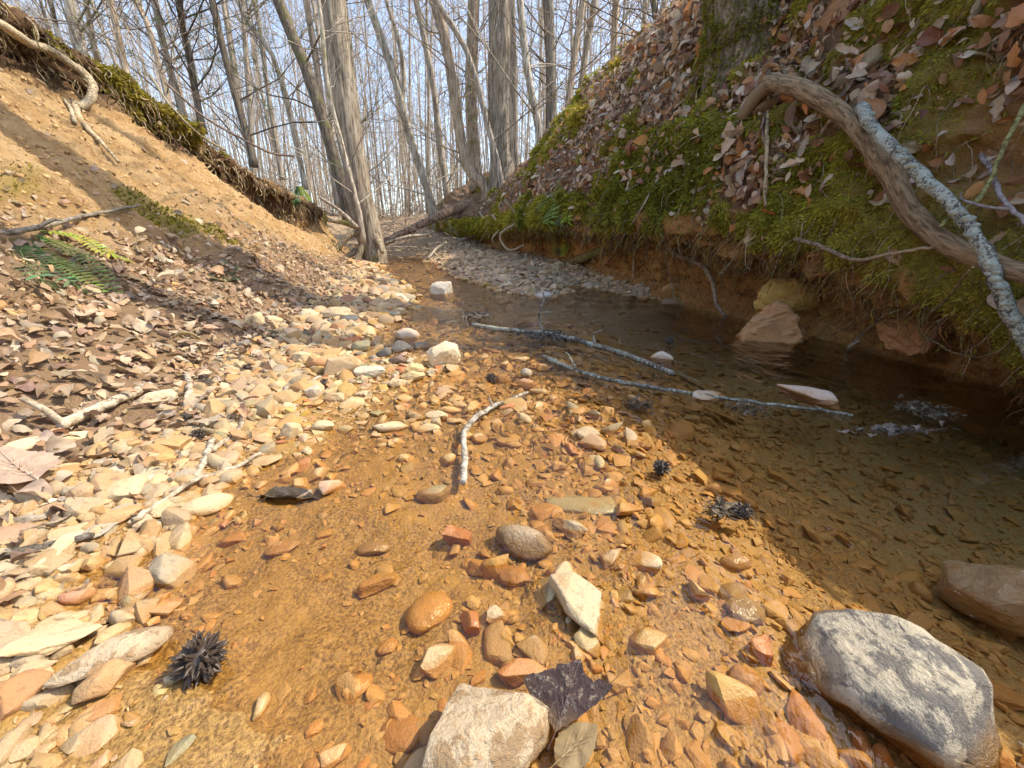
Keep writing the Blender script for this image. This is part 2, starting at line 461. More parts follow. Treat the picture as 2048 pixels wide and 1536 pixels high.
prof_x = np.interp(T, [-.12, 0, .82, .885, .93, 1.0, 1.9], [-.12, 0, .83, .90, .82, .92, 2.1])
prof_z = np.interp(T, [-.12, 0, .22, .5, .84, .90, .94, 1.0, 1.9], [-.03, 0, .14, .42, .73, .85, .94, 1.0, 1.04])
X = xf + (xc - xf) * prof_x; Z = zf + (zc - zf) * prof_z
G = np.stack([X, Y, Z], 2); Nn = -grid_normals(G); Nn *= np.sign(Nn[:, :, 2:3] + Nn[:, :, 0:1] + 1e-6)
p = G.reshape(-1, 3)
gull = fbm(np.stack([p[:, 0] * .6, p[:, 1] * 1.6, p[:, 2] * .6], 1), 2.0, 4, 21)
streak = fbm(np.stack([p[:, 0] * .35 + p[:, 2] * .5, p[:, 1] + .25 * p[:, 0], p[:, 2] * .1], 1), 9, 3, 26)
disp = .085 * gull + .030 * fbm(p, 7, 4, 22) + .020 * fbm(p, 26, 4, 23) + .012 * fbm(p, 75, 3, 24) + .042 * streak
tt = T.ravel()
disp *= np.where(tt < .15, .35, 1) * np.where(tt > .8, 1.5, 1)
disp = disp - .34 * np.exp(-((p[:, 1] - 4.75) / .33) ** 2 - ((tt - .74) / .16) ** 2)
leftV = p + Nn.reshape(-1, 3) * disp[:, None]
n_m = fbm(p, 1.9, 3, 31)
l_moss = np.clip(sstep(.10, .28, n_m + .45 * np.exp(-((p[:, 1] - 3.6) / .5) ** 2)) * sstep(.86, .92, tt) + sstep(.44, .58, n_m) * sstep(.1, .3, tt) * .6 * (1 - sstep(.5, .8, tt)), 0, 1)
l_litter = np.clip((1 - sstep(.18, .42, tt + .12 * fbm(p, 2.5, 3, 33) + .1 * sstep(2.2, 4, p[:, 1]))) * .75 + sstep(.97, 1.0, tt) * .8, 0, 1)
leftF = grid_faces(*T.shape)
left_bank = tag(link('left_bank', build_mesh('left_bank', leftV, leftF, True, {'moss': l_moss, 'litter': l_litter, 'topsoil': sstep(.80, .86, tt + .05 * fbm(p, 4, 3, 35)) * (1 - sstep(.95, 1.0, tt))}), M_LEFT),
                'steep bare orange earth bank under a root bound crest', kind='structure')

# right bank: undercut red earth foot, mossy lip, leafy slope
ry = np.concatenate([np.linspace(-3, .3, 50), np.linspace(.3, 3.2, 260)[1:], np.linspace(3.2, 8.2, 120)[1:]])
s = np.concatenate([np.linspace(0, 3, 70), np.linspace(3, 6, 80)[1:], np.linspace(6, 9, 70)[1:], np.linspace(9, 13, 30)[1:]])
S, Y = np.meshgrid(s, ry)
L = lip(Y)
kd = [.12, .23, .18, .0, -.03, .02, .10, .35, .70, 1.1, 1.5, 2.5, 5, 10]
def kz(k):
    top = {6: .72, 7: 1.15, 8: 1.5, 9: 1.8, 10: 2.02, 11: 2.3, 12: 2.6, 13: 3.0}
    if k == 0: return np.full_like(L, -.16)
    if k == 1: return L * .30 - .02
    if k == 2: return L * .75
    if k == 3: return L
    if k == 4: return L + .05
    if k == 5: return L * .6 + .29
    return np.full_like(L, top[k])
KZ = np.stack([kz(k) for k in range(14)], 2)
si = np.clip(S.astype(int), 0, 12); sf = S - si
take = lambda A, i: np.take_along_axis(A, i[:, :, None], 2)[:, :, 0]
Zr = take(KZ, si) * (1 - sf) + take(KZ, si + 1) * sf
KD = np.array(kd); D = KD[si] * (1 - sf) + KD[si + 1] * sf
lowfar = sstep(4.5, 7.5, Y)
Zr = np.where(S > 5, Zr * (1 - .36 * lowfar) * (1 + (np.interp(Y, [-3, 0, .5, 1.3, 2.2, 3.5, 5], [.85, .82, .92, 1.14, 1.14, 1.09, 1.10]) - 1) * sstep(5.8, 7.5, S)), Zr)
hollow = np.exp(-((Y - .98) / .26) ** 2 - ((Zr - .52) / .16) ** 2)
D = D + .16 * hollow
G = np.stack([foot(Y) + D, Y, zw(Y) + Zr], 2)
Nn = grid_normals(G); Nn *= np.sign(Nn[:, :, 2:3] * .6 - Nn[:, :, 0:1] + 1e-6)
p = G.reshape(-1, 3); ss = S.ravel()
r_moss_n = fbm(p, 2.3, 3, 41) + .35 * fbm(p, 9, 2, 42)
band = np.exp(-((ss - 4.6) / 1.1) ** 2)
hl = hollow.ravel()
r_moss = np.clip(sstep(.02, .22, r_moss_n + .62 * band - .16 * sstep(5.2, 6.2, ss) + .30 * fbm(p, 16, 2, 53) + .12 * np.exp(-((ss - 7) / .8) ** 2) - .1) * sstep(2.2, 2.9, ss + .9 * fbm(p, 5, 2, 44)) * (1 - hl * 1.2), 0, 1)
r_lit = np.clip(sstep(4.0, 5.4, ss + .5 * fbm(p, 4, 2, 43)) * (1 - hl) - r_moss * .8, 0, 1)
low = 1 - sstep(3.2, 4.2, ss)
disp = .07 * fbm(p, 2.6, 3, 45) + .055 * (1 - low) * (1 - np.abs(fbm(p, 5.5, 2, 50)) * 2) + .040 * fbm(p, 9, 3, 46) + (.018 + .022 * low) * fbm(p, 30, 3, 47) + (.007 + .009 * low) * fbm(p, 95, 2, 48) + .035 * r_moss * (.6 + fbm(p, 14, 2, 49))
rightV = p + Nn.reshape(-1, 3) * disp[:, None]
rightF = grid_faces(*S.shape)
right_bank = tag(link('right_bank', build_mesh('right_bank', rightV, rightF, True, {'moss': r_moss, 'litter': r_lit}), M_RIGHT),
                 'undercut red earth bank topped with moss and fallen leaves', kind='structure')

# forest floor all round, dropped below the stream corridor
def ground_height(x, y):
    ya = np.clip(y, -6, 200)
    hl_ = np.interp(ya, [-6, 3, 6.5, 12], [1.3, 1.05, .35, .0]) * sstep(1.6, 3.2, -x - np.interp(ya, [0, 5, 7, 12], [0, 0, .6, 1.5]))
    hr_ = np.interp(ya, [-6, 2, 5, 8, 16], [1.9, 1.7, 1.45, .75, .35]) * sstep(.3, 1.6, x - np.interp(ya, [0, 2, 5, 8], [1.2, .8, 0, -1.4]))
    z = valley(np.maximum(ya, -2)) + hl_ + hr_ + (.10 * fbm(P3(x, y, 0.), .5, 3, 51) + .03 * fbm(P3(x, y, 0.), 3, 2, 52)).reshape(np.shape(x))
    corr = (1 - sstep(7.6, 9.0, y)) * sstep(0, .5, x - (lcx(y) - .9)) * (1 - sstep(0, .6, x - (foot(y) + 1.6)))
    return z - corr * 1.6 - .06
gx = np.concatenate([-90 * 1.13 ** -np.arange(0, 30.0), np.linspace(-2.2, 2.2, 30), (90 * 1.13 ** -np.arange(0, 30.0))[::-1]])
gy = np.concatenate([np.linspace(-14, 6, 40), 6.0 + .18 * np.arange(1, 60), 16.8 * 1.06 ** np.arange(0, 40)])
GX, GY = np.meshgrid(gx, gy); GZ = ground_height(GX, GY)
groundV = np.stack([GX, GY, GZ], 2).reshape(-1, 3); groundF = grid_faces(*GX.shape)
ground = tag(link('ground', build_mesh('ground', groundV, groundF), M_FLOOR), 'leaf strewn forest floor behind the stream banks', kind='structure')

# water
wy = np.concatenate([np.linspace(-.7, .1, 10), np.linspace(.1, 8.2, 160)[1:]])
wu = np.linspace(0, 1, 30)
WX = (shore(wy) - .3)[:, None] * (1 - wu) + (foot(wy) + .17)[:, None] * wu; WY = np.repeat(wy[:, None], 30, 1)
WZ = zw(WY) + .0012 * fbm(P3(WX, WY, 0.), 9, 2, 61).reshape(WX.shape)
water = tag(link('water', build_mesh('water', np.stack([WX, WY, WZ], 2).reshape(-1, 3), grid_faces(*WX.shape)), M_WATER),
            'clear shallow stream water with small ripples', kind='structure')

# ------------------------------------------------------------------ looking through the lens to find places on those surfaces
cp, sp = math.cos(R(PITCH)), math.sin(R(PITCH))
CAMP = Vector((0, 0, CAM_H))
def ray(px, py):
    a, v = px - 1024.0, py - 768.0
    return Vector((a, cp * FPX - sp * v, -sp * FPX - cp * v)).normalized()
def bvh(V, F): return BVHTree.FromPolygons(V.tolist(), F.tolist())
B_WATER = bvh(np.stack([WX, WY, WZ], 2).reshape(-1, 3), grid_faces(*WX.shape))
B_BED, B_LEFT, B_RIGHT, B_GROUND = bvh(bedV, bedF), bvh(leftV, leftF), bvh(rightV, rightF), bvh(groundV, groundF)
ALLB = (B_BED, B_LEFT, B_RIGHT, B_GROUND)
def hit(px, py, trees=ALLB, far=60.0):
    d = ray(px, py); best = None
    for b in trees:
        h = b.ray_cast(CAMP, d, far)
        if h[0] is not None and (best is None or h[3] < best[3]): best = h
    if best is None: return CAMP + d * 6, -d, 6.0
    n = best[1]
    if n.dot(d) > 0: n = -n
    return best[0], n, best[3]
def on_bed(px, py):
    h = B_BED.ray_cast(CAMP, ray(px, py), 60)
    return h[0] if h[0] is not None else hit(px, py)[0]
def at_y(px, py, y):
    d = ray(px, py); return CAMP + d * (y / d.y)
def project(P):
    q = np.asarray(P) - np.array([0, 0, CAM_H]); dep = q[:, 1] * cp - q[:, 2] * sp; v = -(q[:, 1] * sp + q[:, 2] * cp)
    dep_ = np.where(dep > 1e-3, dep, 1e-3)
    return 1024 + FPX * q[:, 0] / dep_, 768 + FPX * v / dep_, dep
def visible(P, eps=.03):
    out = np.zeros(len(P), bool); X_, Y_, D_ = project(P)
    for i in np.nonzero((D_ > .05) & (X_ > -30) & (X_ < 2078) & (Y_ > -30) & (Y_ < 1566))[0]:
        v = Vector(P[i]) - CAMP; l = v.length; v.normalize()
        out[i] = all(b.ray_cast(CAMP, v, max(l - eps, 0))[0] is None for b in ALLB)
    return out

def sample(V, F, n, weight=None, seed=0):
    """n random points on a quad mesh, with normals and the index of the first corner"""
    r = np.random.default_rng(seed)
    a, b, c, d = (V[F[:, k]] for k in range(4))
    nrm = np.cross(c - a, d - b); ar = np.linalg.norm(nrm, axis=1) * .5
    pw = ar * (weight if weight is not None else 1); pw = pw / pw.sum()
    f = r.choice(len(F), n, p=pw); s_, t_ = r.random((n, 1)), r.random((n, 1))
    P = (a[f] * (1 - s_) + b[f] * s_) * (1 - t_) + (d[f] * (1 - s_) + c[f] * s_) * t_
    N = nrm[f] / (np.linalg.norm(nrm[f], axis=1, keepdims=True) + 1e-12)
    tow = np.array([0, .3, .9]) * 0 + (np.array([0, .8, 1.6]) - P); sgn = np.sign((N * tow).sum(1) + 1e-9)
    return P, N * sgn[:, None], F[f, 0]

def frames(N, spin):
    """rotation matrices with z along N and a random spin"""
    h = np.where(np.abs(N[:, 2:3]) < .9, np.array([[0, 0, 1.0]]), np.array([[1.0, 0, 0]]))
    A = np.cross(h, N); A /= np.linalg.norm(A, axis=1, keepdims=True) + 1e-12; Bq = np.cross(N, A)
    c, s_ = np.cos(spin)[:, None], np.sin(spin)[:, None]
    return np.stack([A * c + Bq * s_, -A * s_ + Bq * c, N], 2)

def put(protoV, protoF, P, Rm, sc):
    """instances of one prototype as arrays: sc (n,3)"""
    n = len(P); k = len(protoV)
    W = np.einsum('nij,nkj->nki', Rm, protoV[None] * sc[:, None, :]) + P[:, None, :]
    F = (protoF[None] + (np.arange(n) * k)[:, None, None]).reshape(-1, protoF.shape[1])
    return W.reshape(-1, 3), F

def mat4(P, Rm, sc):
    M = Matrix.Identity(4)
    for i in range(3):
        for j in range(3): M[i][j] = float(Rm[i, j] * sc[j])
        M[i][3] = float(P[i])
    return M
# ------------------------------------------------------------------ trees
def trunk_path(trace, Y, top=None, lean=0.0, sink=.25):
    """trace: points seen in the photograph from the base up; Y: how far upstream the tree stands"""
    P = [at_y(px, py, Y) for px, py in trace]
    base = P[0].copy(); base.z -= sink
    d = (P[-1] - P[max(0, len(P) - 2)]).normalized()
    P = [base] + P
    H = top or 12
    z = P[-1].z; q = P[-1].copy(); k = 0
    while z < H:
        stepv = Vector((d.x * .8 + lean * .2, .02 * math.sin(k), max(d.z, .75))) * min(2.0, H - z + .1)
        q = q + stepv; P.append(q.copy()); z = q.z; k += 1; d = Vector((d.x * .7, d.y * .7, d.z))
    return np.array([p[:] for p in P])

def twig_soup(so, path, rad, seed, n=26, lo=.12, hi=1.0, reach=1.6, col=(.34, .28, .22), sides=3, fine=4, zcap=None):
    r = np.random.default_rng(seed); N = len(path)
    for _ in range(n):
        t = r.uniform(lo, hi) ** 1.0; i = min(int(t * (N - 1)), N - 2); f = t * (N - 1) - i
        b = path[i] * (1 - f) + path[i + 1] * f; rr = (rad[i] * (1 - f) + rad[i + 1] * f)
        az = r.uniform(0, 2 * np.pi); ln = reach * r.uniform(.35, 1.1) * (1.15 - .6 * t)
        d = np.array([math.cos(az), math.sin(az), r.uniform(.25, 1.1)]); d /= np.linalg.norm(d)
        pts = [b]
        for k in range(4):
            d = d + r.normal(size=3) * .16 + np.array([0, 0, .07]); d /= np.linalg.norm(d); pts.append(pts[-1] + d * ln / 4)
        pts = np.array(pts); c = np.array(col) * r.uniform(.75, 1.2)
        r0 = min(rr * .32, .004 + .0065 * ln)
        so.add(*tube(pts, np.linspace(r0, r0 * .3, 5), sides, cap=False), col=c)
        for _k in range(fine):
            j = r.integers(1, 4); b2 = pts[j] + (pts[j + 1] - pts[j]) * r.random()
            d2 = d + r.normal(size=3) * .6; d2 /= np.linalg.norm(d2); l2 = ln * r.uniform(.25, .6)
            q = np.array([b2, b2 + d2 * l2 * .5 + r.normal(size=3) * .03 * l2, b2 + d2 * l2 + r.normal(size=3) * .12 * l2 + np.array([0, 0, .1 * l2])])
            so.add(*tube(q, [r0 * .45, r0 * .3, r0 * .14], sides, cap=False), col=c * r.uniform(.85, 1.25))

PALE, GREY, DARK, WARM = (.56, .49, .38), (.45, .385, .30), (.21, .17, .125), (.52, .41, .29)
def tree(name, trace, Y, wpx, label, col=GREY, m=None, top=11, seed=0, sides=8, ridge=0.0, group=None, twigs=26, lo=.15, reach=1.6, forks=(), flare=1.25, fine=4, cat='tree'):
    path = trunk_path(trace, Y, top); dep = max(.3, project(path[1:2])[2][0]); r0 = wpx * .5 * dep / FPX
    n = 26 if ridge else 16
    path = smooth_path(path, n * (2 if ridge else 1)); n = len(path)
    hgt = path[:, 2] - path[0, 2]; r = r0 * (1 - .62 * hgt / hgt.max()) * (1 + (flare - 1) * np.exp(-hgt / (.9 * r0 * 2 + .05)))
    root = empty(name, path[0]); tag(root, label, cat, group)
    V, F = tube(path - path[0], r, sides, ridge, seed, knobs=.10)
    link('trunk', build_mesh('trunk', V, F), m or M_BARK, root, color=col)
    for fk in forks:
        fp = smooth_path(trunk_path(fk, Y, top * .9, sink=0), 16); fr = r0 * .62 * np.linspace(1, .35, 16)
        V, F = tube(fp - path[0], fr, sides, 0, seed + 3, knobs=.1); link('fork', build_mesh('fork', V, F), m or M_BARK, root, color=col)
    s_ = Soup(); twig_soup(s_, path - path[0], r, seed + 9, twigs, lo, 1.0, reach, np.array(col) * .95, fine=fine)
    link('crown', s_.mesh('crown'), M_BARK_A, root)
    return root, path, r

big, bpath, brad = tree('tree', [(745, 500), (722, 400), (703, 300), (688, 200), (675, 100), (665, 0)], 5.3, 45,
     'thickest ridged tree on the left, its mossy base standing at the stream bend', (.36, .30, .22), M_BARK, 12, 1, 40, .16, twigs=16, lo=.5, flare=1.05)
for k, (q, w_) in enumerate([([(735, 470), (722, 500), (708, 535)], 17), ([(728, 465), (700, 470), (672, 500), (655, 520)], 16), ([(742, 480), (748, 510), (735, 540)], 15), ([(725, 455), (690, 445), (655, 440)], 15), ([(748, 470), (760, 490), (765, 505)], 16), ([(715, 500), (695, 515), (690, 535)], 11)]):
    pp = np.array([at_y(px, py, 5.25 - .10 * i)[:] for i, (px, py) in enumerate(q)]); rp = smooth_path(pp, 14); V, F = tube(rp - bpath[0], np.linspace(w_, w_ * .45, 14) * .5 * 5.0 / FPX, 9, .1, 60 + k, knobs=.2)
    link('root', build_mesh('root', V, F), M_BARK_MOSS, big, color=(.40, .33, .22))
tree('tree', [(694, 408), (655, 270), (610, 130), (555, 0)], 5.9, 23, 'dark trunk leaning left just beside the thick ridged tree', DARK, M_BARK_MOSS, 11, 2, 12)
tree('tree', [(672, 380), (650, 250), (632, 120), (612, 0)], 7.0, 13, 'pale straight trunk squeezed between the dark leaning trunk and the thick ridged tree', WARM, None, 11, 3)
tree('sapling', [(722, 440), (700, 350), (668, 230), (652, 150), (645, 70), (637, 0)], 4.9, 9, 'thin pale sapling with mossy knots in front of the thick ridged tree', PALE, M_BARK_MOSS, 8, 4, 7, cat='sapling', twigs=14)
tree('tree', [(872, 438), (845, 350), (812, 250), (800, 190), (768, 90), (735, 0)], 7.6, 17, 'pale forked tree leaning over the stream beyond the bend', PALE, None, 10, 5, 10, twigs=18, forks=[[(803, 215), (808, 150), (795, 70), (772, 0)]])
tree('tree', [(898, 425), (882, 300), (868, 180), (845, 60), (832, 0)], 9.0, 13, 'slim grey tree just right of the forked tree', GREY, None, 12, 6)
tree('tree', [(972, 372), (945, 350), (928, 310), (908, 190), (893, 90), (868, 0)], 7.0, 21, 'grey brown tree with a strongly curved base on the right bank edge', WARM, None, 11, 7, 12)
tree('tree', [(952, 352), (944, 250), (942, 150), (948, 0)], 7.6, 25, 'stout tree trunk with a stripe of golden moss on its left side', WARM, M_BARK_MOSS, 12, 8, 12)
tree('tree', [(1002, 352), (975, 250), (945, 130), (905, 50), (872, 0)], 6.6, 12, 'thin trunk leaning far left across the mossy striped tree', GREY, None, 9, 9)
tree('tree', [(1003, 350), (1000, 200), (1000, 0)], 6.9, 44, 'thick dark ridged tree standing on the right bank edge', (.38, .32, .24), M_BARK, 13, 10, 36, .18, twigs=14, lo=.5)
tree('tree', [(1026, 330), (1024, 150), (1020, 0)], 7.7, 22, 'pale flaky trunk half hidden behind the thick dark ridged tree', (.44, .38, .29), None, 12, 11, 10)
tree('tree', [(1078, 262), (1062, 180), (1052, 120), (1040, 0)], 6.5, 15, 'slender tree, mossy above and white below, with a green moss ball on its trunk', PALE, M_BARK_MOSS, 10, 12, 9)
tree('tree', [(1103, 240), (1101, 120), (1096, 0)], 7.4, 22, 'dark grey straight trunk on the right bank crest right of the moss ball tree', (.32, .28, .22), None, 12, 13, 10)
tree('tree', [(1134, 225), (1150, 100), (1166, 0)], 7.0, 14, 'brown trunk leaning right, first of a close pair on the right bank crest', WARM, None, 11, 14)
tree('tree', [(1160, 195), (1174, 90), (1190, 0)], 7.6, 15, 'tan trunk leaning right, second of a close pair on the right bank crest', PALE, None, 11, 15)
tree('tree', [(1226, 150), (1229, 70), (1232, 0)], 7.2, 14, 'straight tan trunk against open blue sky on the right bank crest', WARM, None, 12, 16)
tree('tree', [(1312, 90), (1311, 40), (1308, 0)], 6.5, 11, 'mossy slim trunk standing between the open sky and the big moss covered trunk', DARK, M_BARK_MOSS, 10, 17)
tree('tree', [(1288, 110), (1289, 50), (1290, 0)], 9, 10, 'thin grey trunk just left of the mossy slim trunk on the crest', GREY, None, 11, 18)
tree('tree', [(1407, 60), (1408, 30), (1409, 0)], 8, 12, 'thin grey trunk just left of the big moss covered trunk', GREY, None, 11, 19)
hb = hit(1485, 112, (B_RIGHT,))
mt, mpath, mrad = tree('tree', [(1490, 112), (1486, 50), (1484, 0)], hb[0].y + .02, 120, 'big trunk wrapped in green moss on top of the right bank', (.26, .20, .13), M_BARK_MOSS, 12, 20, 28, .1, twigs=14, lo=.4, flare=1.35)
for k, (tr_, Y, wd, lb, c) in enumerate([
    ([(110, 45), (100, 0)], 6.5, 9, 'leftmost thin pale trunk behind the left bank crest', PALE),
    ([(152, 70), (138, 0)], 6.0, 19, 'stout pale trunk behind the crest at the upper left', PALE),
    ([(186, 80), (171, 0)], 7.0, 10, 'thin warm trunk close right of the stout pale trunk', WARM),
    ([(246, 118), (232, 50), (220, 0)], 5.5, 12, 'smooth tan trunk rising right from the left bank crest', WARM),
    ([(330, 175), (305, 80), (290, 35), (272, 0)], 5.6, 10, 'curved tan trunk on the left bank crest', WARM),
    ([(358, 200), (332, 110), (308, 0)], 6.6, 13, 'grey trunk forking beside the curved tan trunk', GREY),
    ([(500, 292), (470, 190), (447, 100), (424, 0)], 6.0, 13, 'dark trunk with a bent limb in the middle of the left bank crest', DARK),
    ([(605, 345), (572, 200), (545, 110), (500, 50), (475, 0)], 7.2, 10, 'thin pale trunk with a high fork left of the dark leaning trunk', PALE),
    ([(560, 330), (535, 180), (520, 60), (508, 0)], 8.5, 9, 'slim grey trunk behind the pale trunk with a high fork', GREY)]):
    tree('tree', tr_, Y, wd, lb, c, None, 10, 40 + k, 8, twigs=22, lo=.05)
pine, ppath, prad = tree('pine_tree', [(398, 225), (380, 120), (366, 60), (358, 0)], 6.4, 13, 'young pine with green needle sprays above the left bank crest', DARK, None, 9, 60, 8, twigs=40, lo=.15, reach=1.7)
s_ = Soup(); rr_ = np.random.default_rng(5)
for _ in range(170):
    t = rr_.uniform(.24, .75); c = ppath[int(t * (len(ppath) - 1))] - ppath[0] + rr_.normal(size=3) * np.array([.75, .6, .3])
    for _k in range(22):
        d = rr_.normal(size=3); d /= np.linalg.norm(d); a = c + d * .02; b_ = c + d * rr_.uniform(.08, .15); sd_ = np.cross(d, rr_.normal(size=3)); sd_ *= .0028 / np.linalg.norm(sd_)
        s_.add(np.array([a - sd_, a + sd_, b_]), np.array([[0, 1, 2]]), np.array([.14, .17, .04]) * rr_.uniform(.6, 1.3))
link('needles', s_.mesh('needles', False), M_FERN_A, pine)

# individual slim trees standing deeper in the wood, all alike
r = np.random.default_rng(77); spots = []
for i in range(400):
    Y = r.uniform(9.5, 24); x = r.uniform(-1.1, .85) * Y
    if all((x - a) ** 2 + (Y - b) ** 2 > .55 for a, b in spots): spots.append((x, Y))
    if len(spots) >= 105: break
protos = []; MIDT = []
for i, (x, Y) in enumerate(spots):
    z = float(ground_height(np.array([[x]]), np.array([[Y]]))[0, 0]) - .1
    if i < 14:
        lean = r.normal() * .05; n = 14; hh = np.linspace(0, 1, n); H = r.uniform(8, 12)
        path = np.stack([lean * hh * H + .10 * np.sin(hh * 5 + i), .06 * np.cos(hh * 4 + i), hh * H], 1); path -= path[0]
        rad = r.uniform(.022, .066) * (1 - .65 * hh)
        c = [PALE, GREY, WARM, GREY, PALE, DARK][i % 6]
        root = empty('tree', (x, Y, z)); V, F = tube(path, rad, 7, knobs=.1, seed=i)
        link('trunk', build_mesh('trunk', V, F), M_BARK, root, color=c)
        s_ = Soup(); twig_soup(s_, path, rad, 200 + i, 44, .04, .95, 1.7, np.array(c) * 1.0, fine=5)
        link('crown', s_.mesh('crown'), M_BARK_A, root); protos.append(root)
    else:
        q = protos[i % 14]; root = q.copy(); COL.objects.link(root)
        for ch in q.children:
            cc = ch.copy(); cc.parent = root; COL.objects.link(cc)
        root.location = (x, Y, z)
        root.rotation_euler = (r.normal() * .05, r.normal() * .05, r.uniform(0, 6.28)); root.scale = [r.uniform(.75, 1.25)] * 3
    MIDT.append((root, i % 14))
# tell the deeper trees apart by the nearer trunks on either side of them
MARKS = [(0, 'the left bank crest'), (145, 'the stout pale trunk'), (285, 'the curved tan trunk'), (375, 'the young pine'), (447, 'the bent limb trunk'), (610, 'the dark leaning trunk'), (690, 'the thick left tree'), (790, 'the pale forked tree'), (880, 'the curved base tree'), (943, 'the moss striped trunk'), (1000, 'the thick dark tree'), (1058, 'the moss ball tree'), (1160, 'the close pair on the crest'), (1229, 'the straight tan trunk'), (1480, 'the moss covered trunk')]
ORD = ['first', 'second', 'third', 'fourth', 'fifth', 'sixth', 'seventh', 'eighth', 'ninth', 'tenth', 'eleventh', 'twelfth', 'thirteenth', 'fourteenth', 'fifteenth', 'sixteenth', 'seventeenth', 'eighteenth', 'nineteenth', 'twentieth']
gaps = {}
for root, k in MIDT:
    q = project(np.array([[root.location.x, root.location.y, root.location.z + .22 * root.location.y]]))[0][0]
    g = max([i for i, m_ in enumerate(MARKS) if m_[0] <= q] or [0]); gaps.setdefault(g, []).append((q, root))
for g, L_ in gaps.items():
    L_.sort(key=lambda v: v[0])
    for i, (q, root) in enumerate(L_):
        tag(root, 'slim bare trunk deep in the wood, %s rightward from %s' % (ORD[min(i, 19)], MARKS[g][1]), 'tree', 'slim bare trees deeper in the wood')
# trees up on the right bank whose shadows cross the stream and climb the left bank
for k, (x, y, rad, lb) in enumerate([(2.55, 1.72, .085, 'trunk on the near right bank whose shadow crosses the stream by the cream block'),
                                     (2.5, 2.45, .10, 'trunk on the right bank whose shadow crosses the stream by the grey boulder'),
                                     (3.6, 3.5, .07, 'slender trunk further back on the right bank')]):
    hh = np.linspace(0, 1, 18); path = np.stack([.12 * np.sin(hh * 4 + k), .1 * np.sin(hh * 3), hh * 11], 1); path -= path[0]; rd = rad * (1 - .5 * hh)
    root = empty('tree', (x, y, 1.75)); V, F = tube(path, rd, 10, knobs=.1, seed=k + 300)
    link('trunk', build_mesh('trunk', V, F), M_BARK, root, color=GREY)
    s_ = Soup(); twig_soup(s_, path, rd, 330 + k, 16, .35, 1.0, 2.0, GREY, fine=4); link('crown', s_.mesh('crown'), M_BARK_A, root)
    tag(root, lb, 'tree', 'trees up on the right bank')

# the far wood: thin trunks and a haze of twigs, one mass
r = np.random.default_rng(5); s_ = Soup()
N = 1900; Yf = 22 + 45 * r.random(N) ** 1.3; Xf = r.uniform(-1.55, 1.5, N) * Yf * .95
Zf = ground_height(Xf[:, None], Yf[:, None])[:, 0] - .2
for i in range(N):
    H = r.uniform(6, 13); ln = r.normal(size=2) * .05
    b0 = np.array([Xf[i], Yf[i], Zf[i]]); k = r.random()
    pts = np.stack([b0 + np.array([ln[0] * H * t + .12 * math.sin(6 * t + i), ln[1] * H * t, H * t]) for t in (0, .3, .6, 1)])
    c = np.array([PALE, GREY, WARM, (.54, .45, .37)][i % 4]) * r.uniform(.8, 1.25)
    r0 = r.uniform(.02, .065)
    s_.add(*tube(pts, r0 * np.array([1, .8, .6, .25]), 4, cap=False), col=c)
M_ = 82000; Yt = 10 + 42 * r.random(M_) ** 1.2; Xt = r.uniform(-1.4, 1.15, M_) * Yt; hz = r.random(M_) ** .8 * (1.2 + .42 * Yt)
Zt = ground_height(Xt[:, None], Yt[:, None])[:, 0] + hz
d = r.normal(size=(M_, 3)) * np.array([.7, .5, .45]) + np.array([0, 0, .55]); d /= np.linalg.norm(d, axis=1, keepdims=True)
ln = r.uniform(.4, 1.5, M_)[:, None]; P0 = np.stack([Xt, Yt, Zt], 1); P1 = P0 + d * ln * .5 + r.normal(size=(M_, 3)) * .05; P2 = P0 + d * ln + r.normal(size=(M_, 3)) * .14 + np.array([0, 0, .08])
side = np.stack([d[:, 2], 0 * d[:, 0], -d[:, 0]], 1); side /= np.linalg.norm(side, axis=1, keepdims=True) + 1e-9
dep3 = np.stack([0 * d[:, 0], np.ones(M_), 0 * d[:, 0]], 1)
wd = (.0012 + .00014 * Yt)[:, None] * r.uniform(.6, 1.5, (M_, 1))
ring = lambda P, k: np.stack([P + side * wd * k, P - side * wd * .5 * k + dep3 * wd * .87 * k, P - side * wd * .5 * k - dep3 * wd * .87 * k], 1)
W = np.concatenate([ring(P0, 1), ring(P1, .75), P2[:, None, :]], 1)
f4 = np.array([[0, 1, 4, 3], [1, 2, 5, 4], [2, 0, 3, 5]]); f3 = np.array([[3, 4, 6], [4, 5, 6], [5, 3, 6]])
off = (np.arange(M_) * 7)[:, None, None]
cl = np.array([.58, .485, .385]) * r.uniform(.7, 1.3, (M_, 1)) + r.normal(size=(M_, 3)) * .012
s_.add(W.reshape(-1, 3), [(f4 + off).reshape(-1, 4), (f3 + off).reshape(-1, 3)], np.repeat(np.clip(cl, .05, .8), 7, 0))
link('distant_woods', s_.mesh('distant_woods'), M_BARK_A).update_tag()
tag(bpy.data.objects['distant_woods'], 'far bare winter wood of countless thin trunks and twigs', None, None, 'stuff')
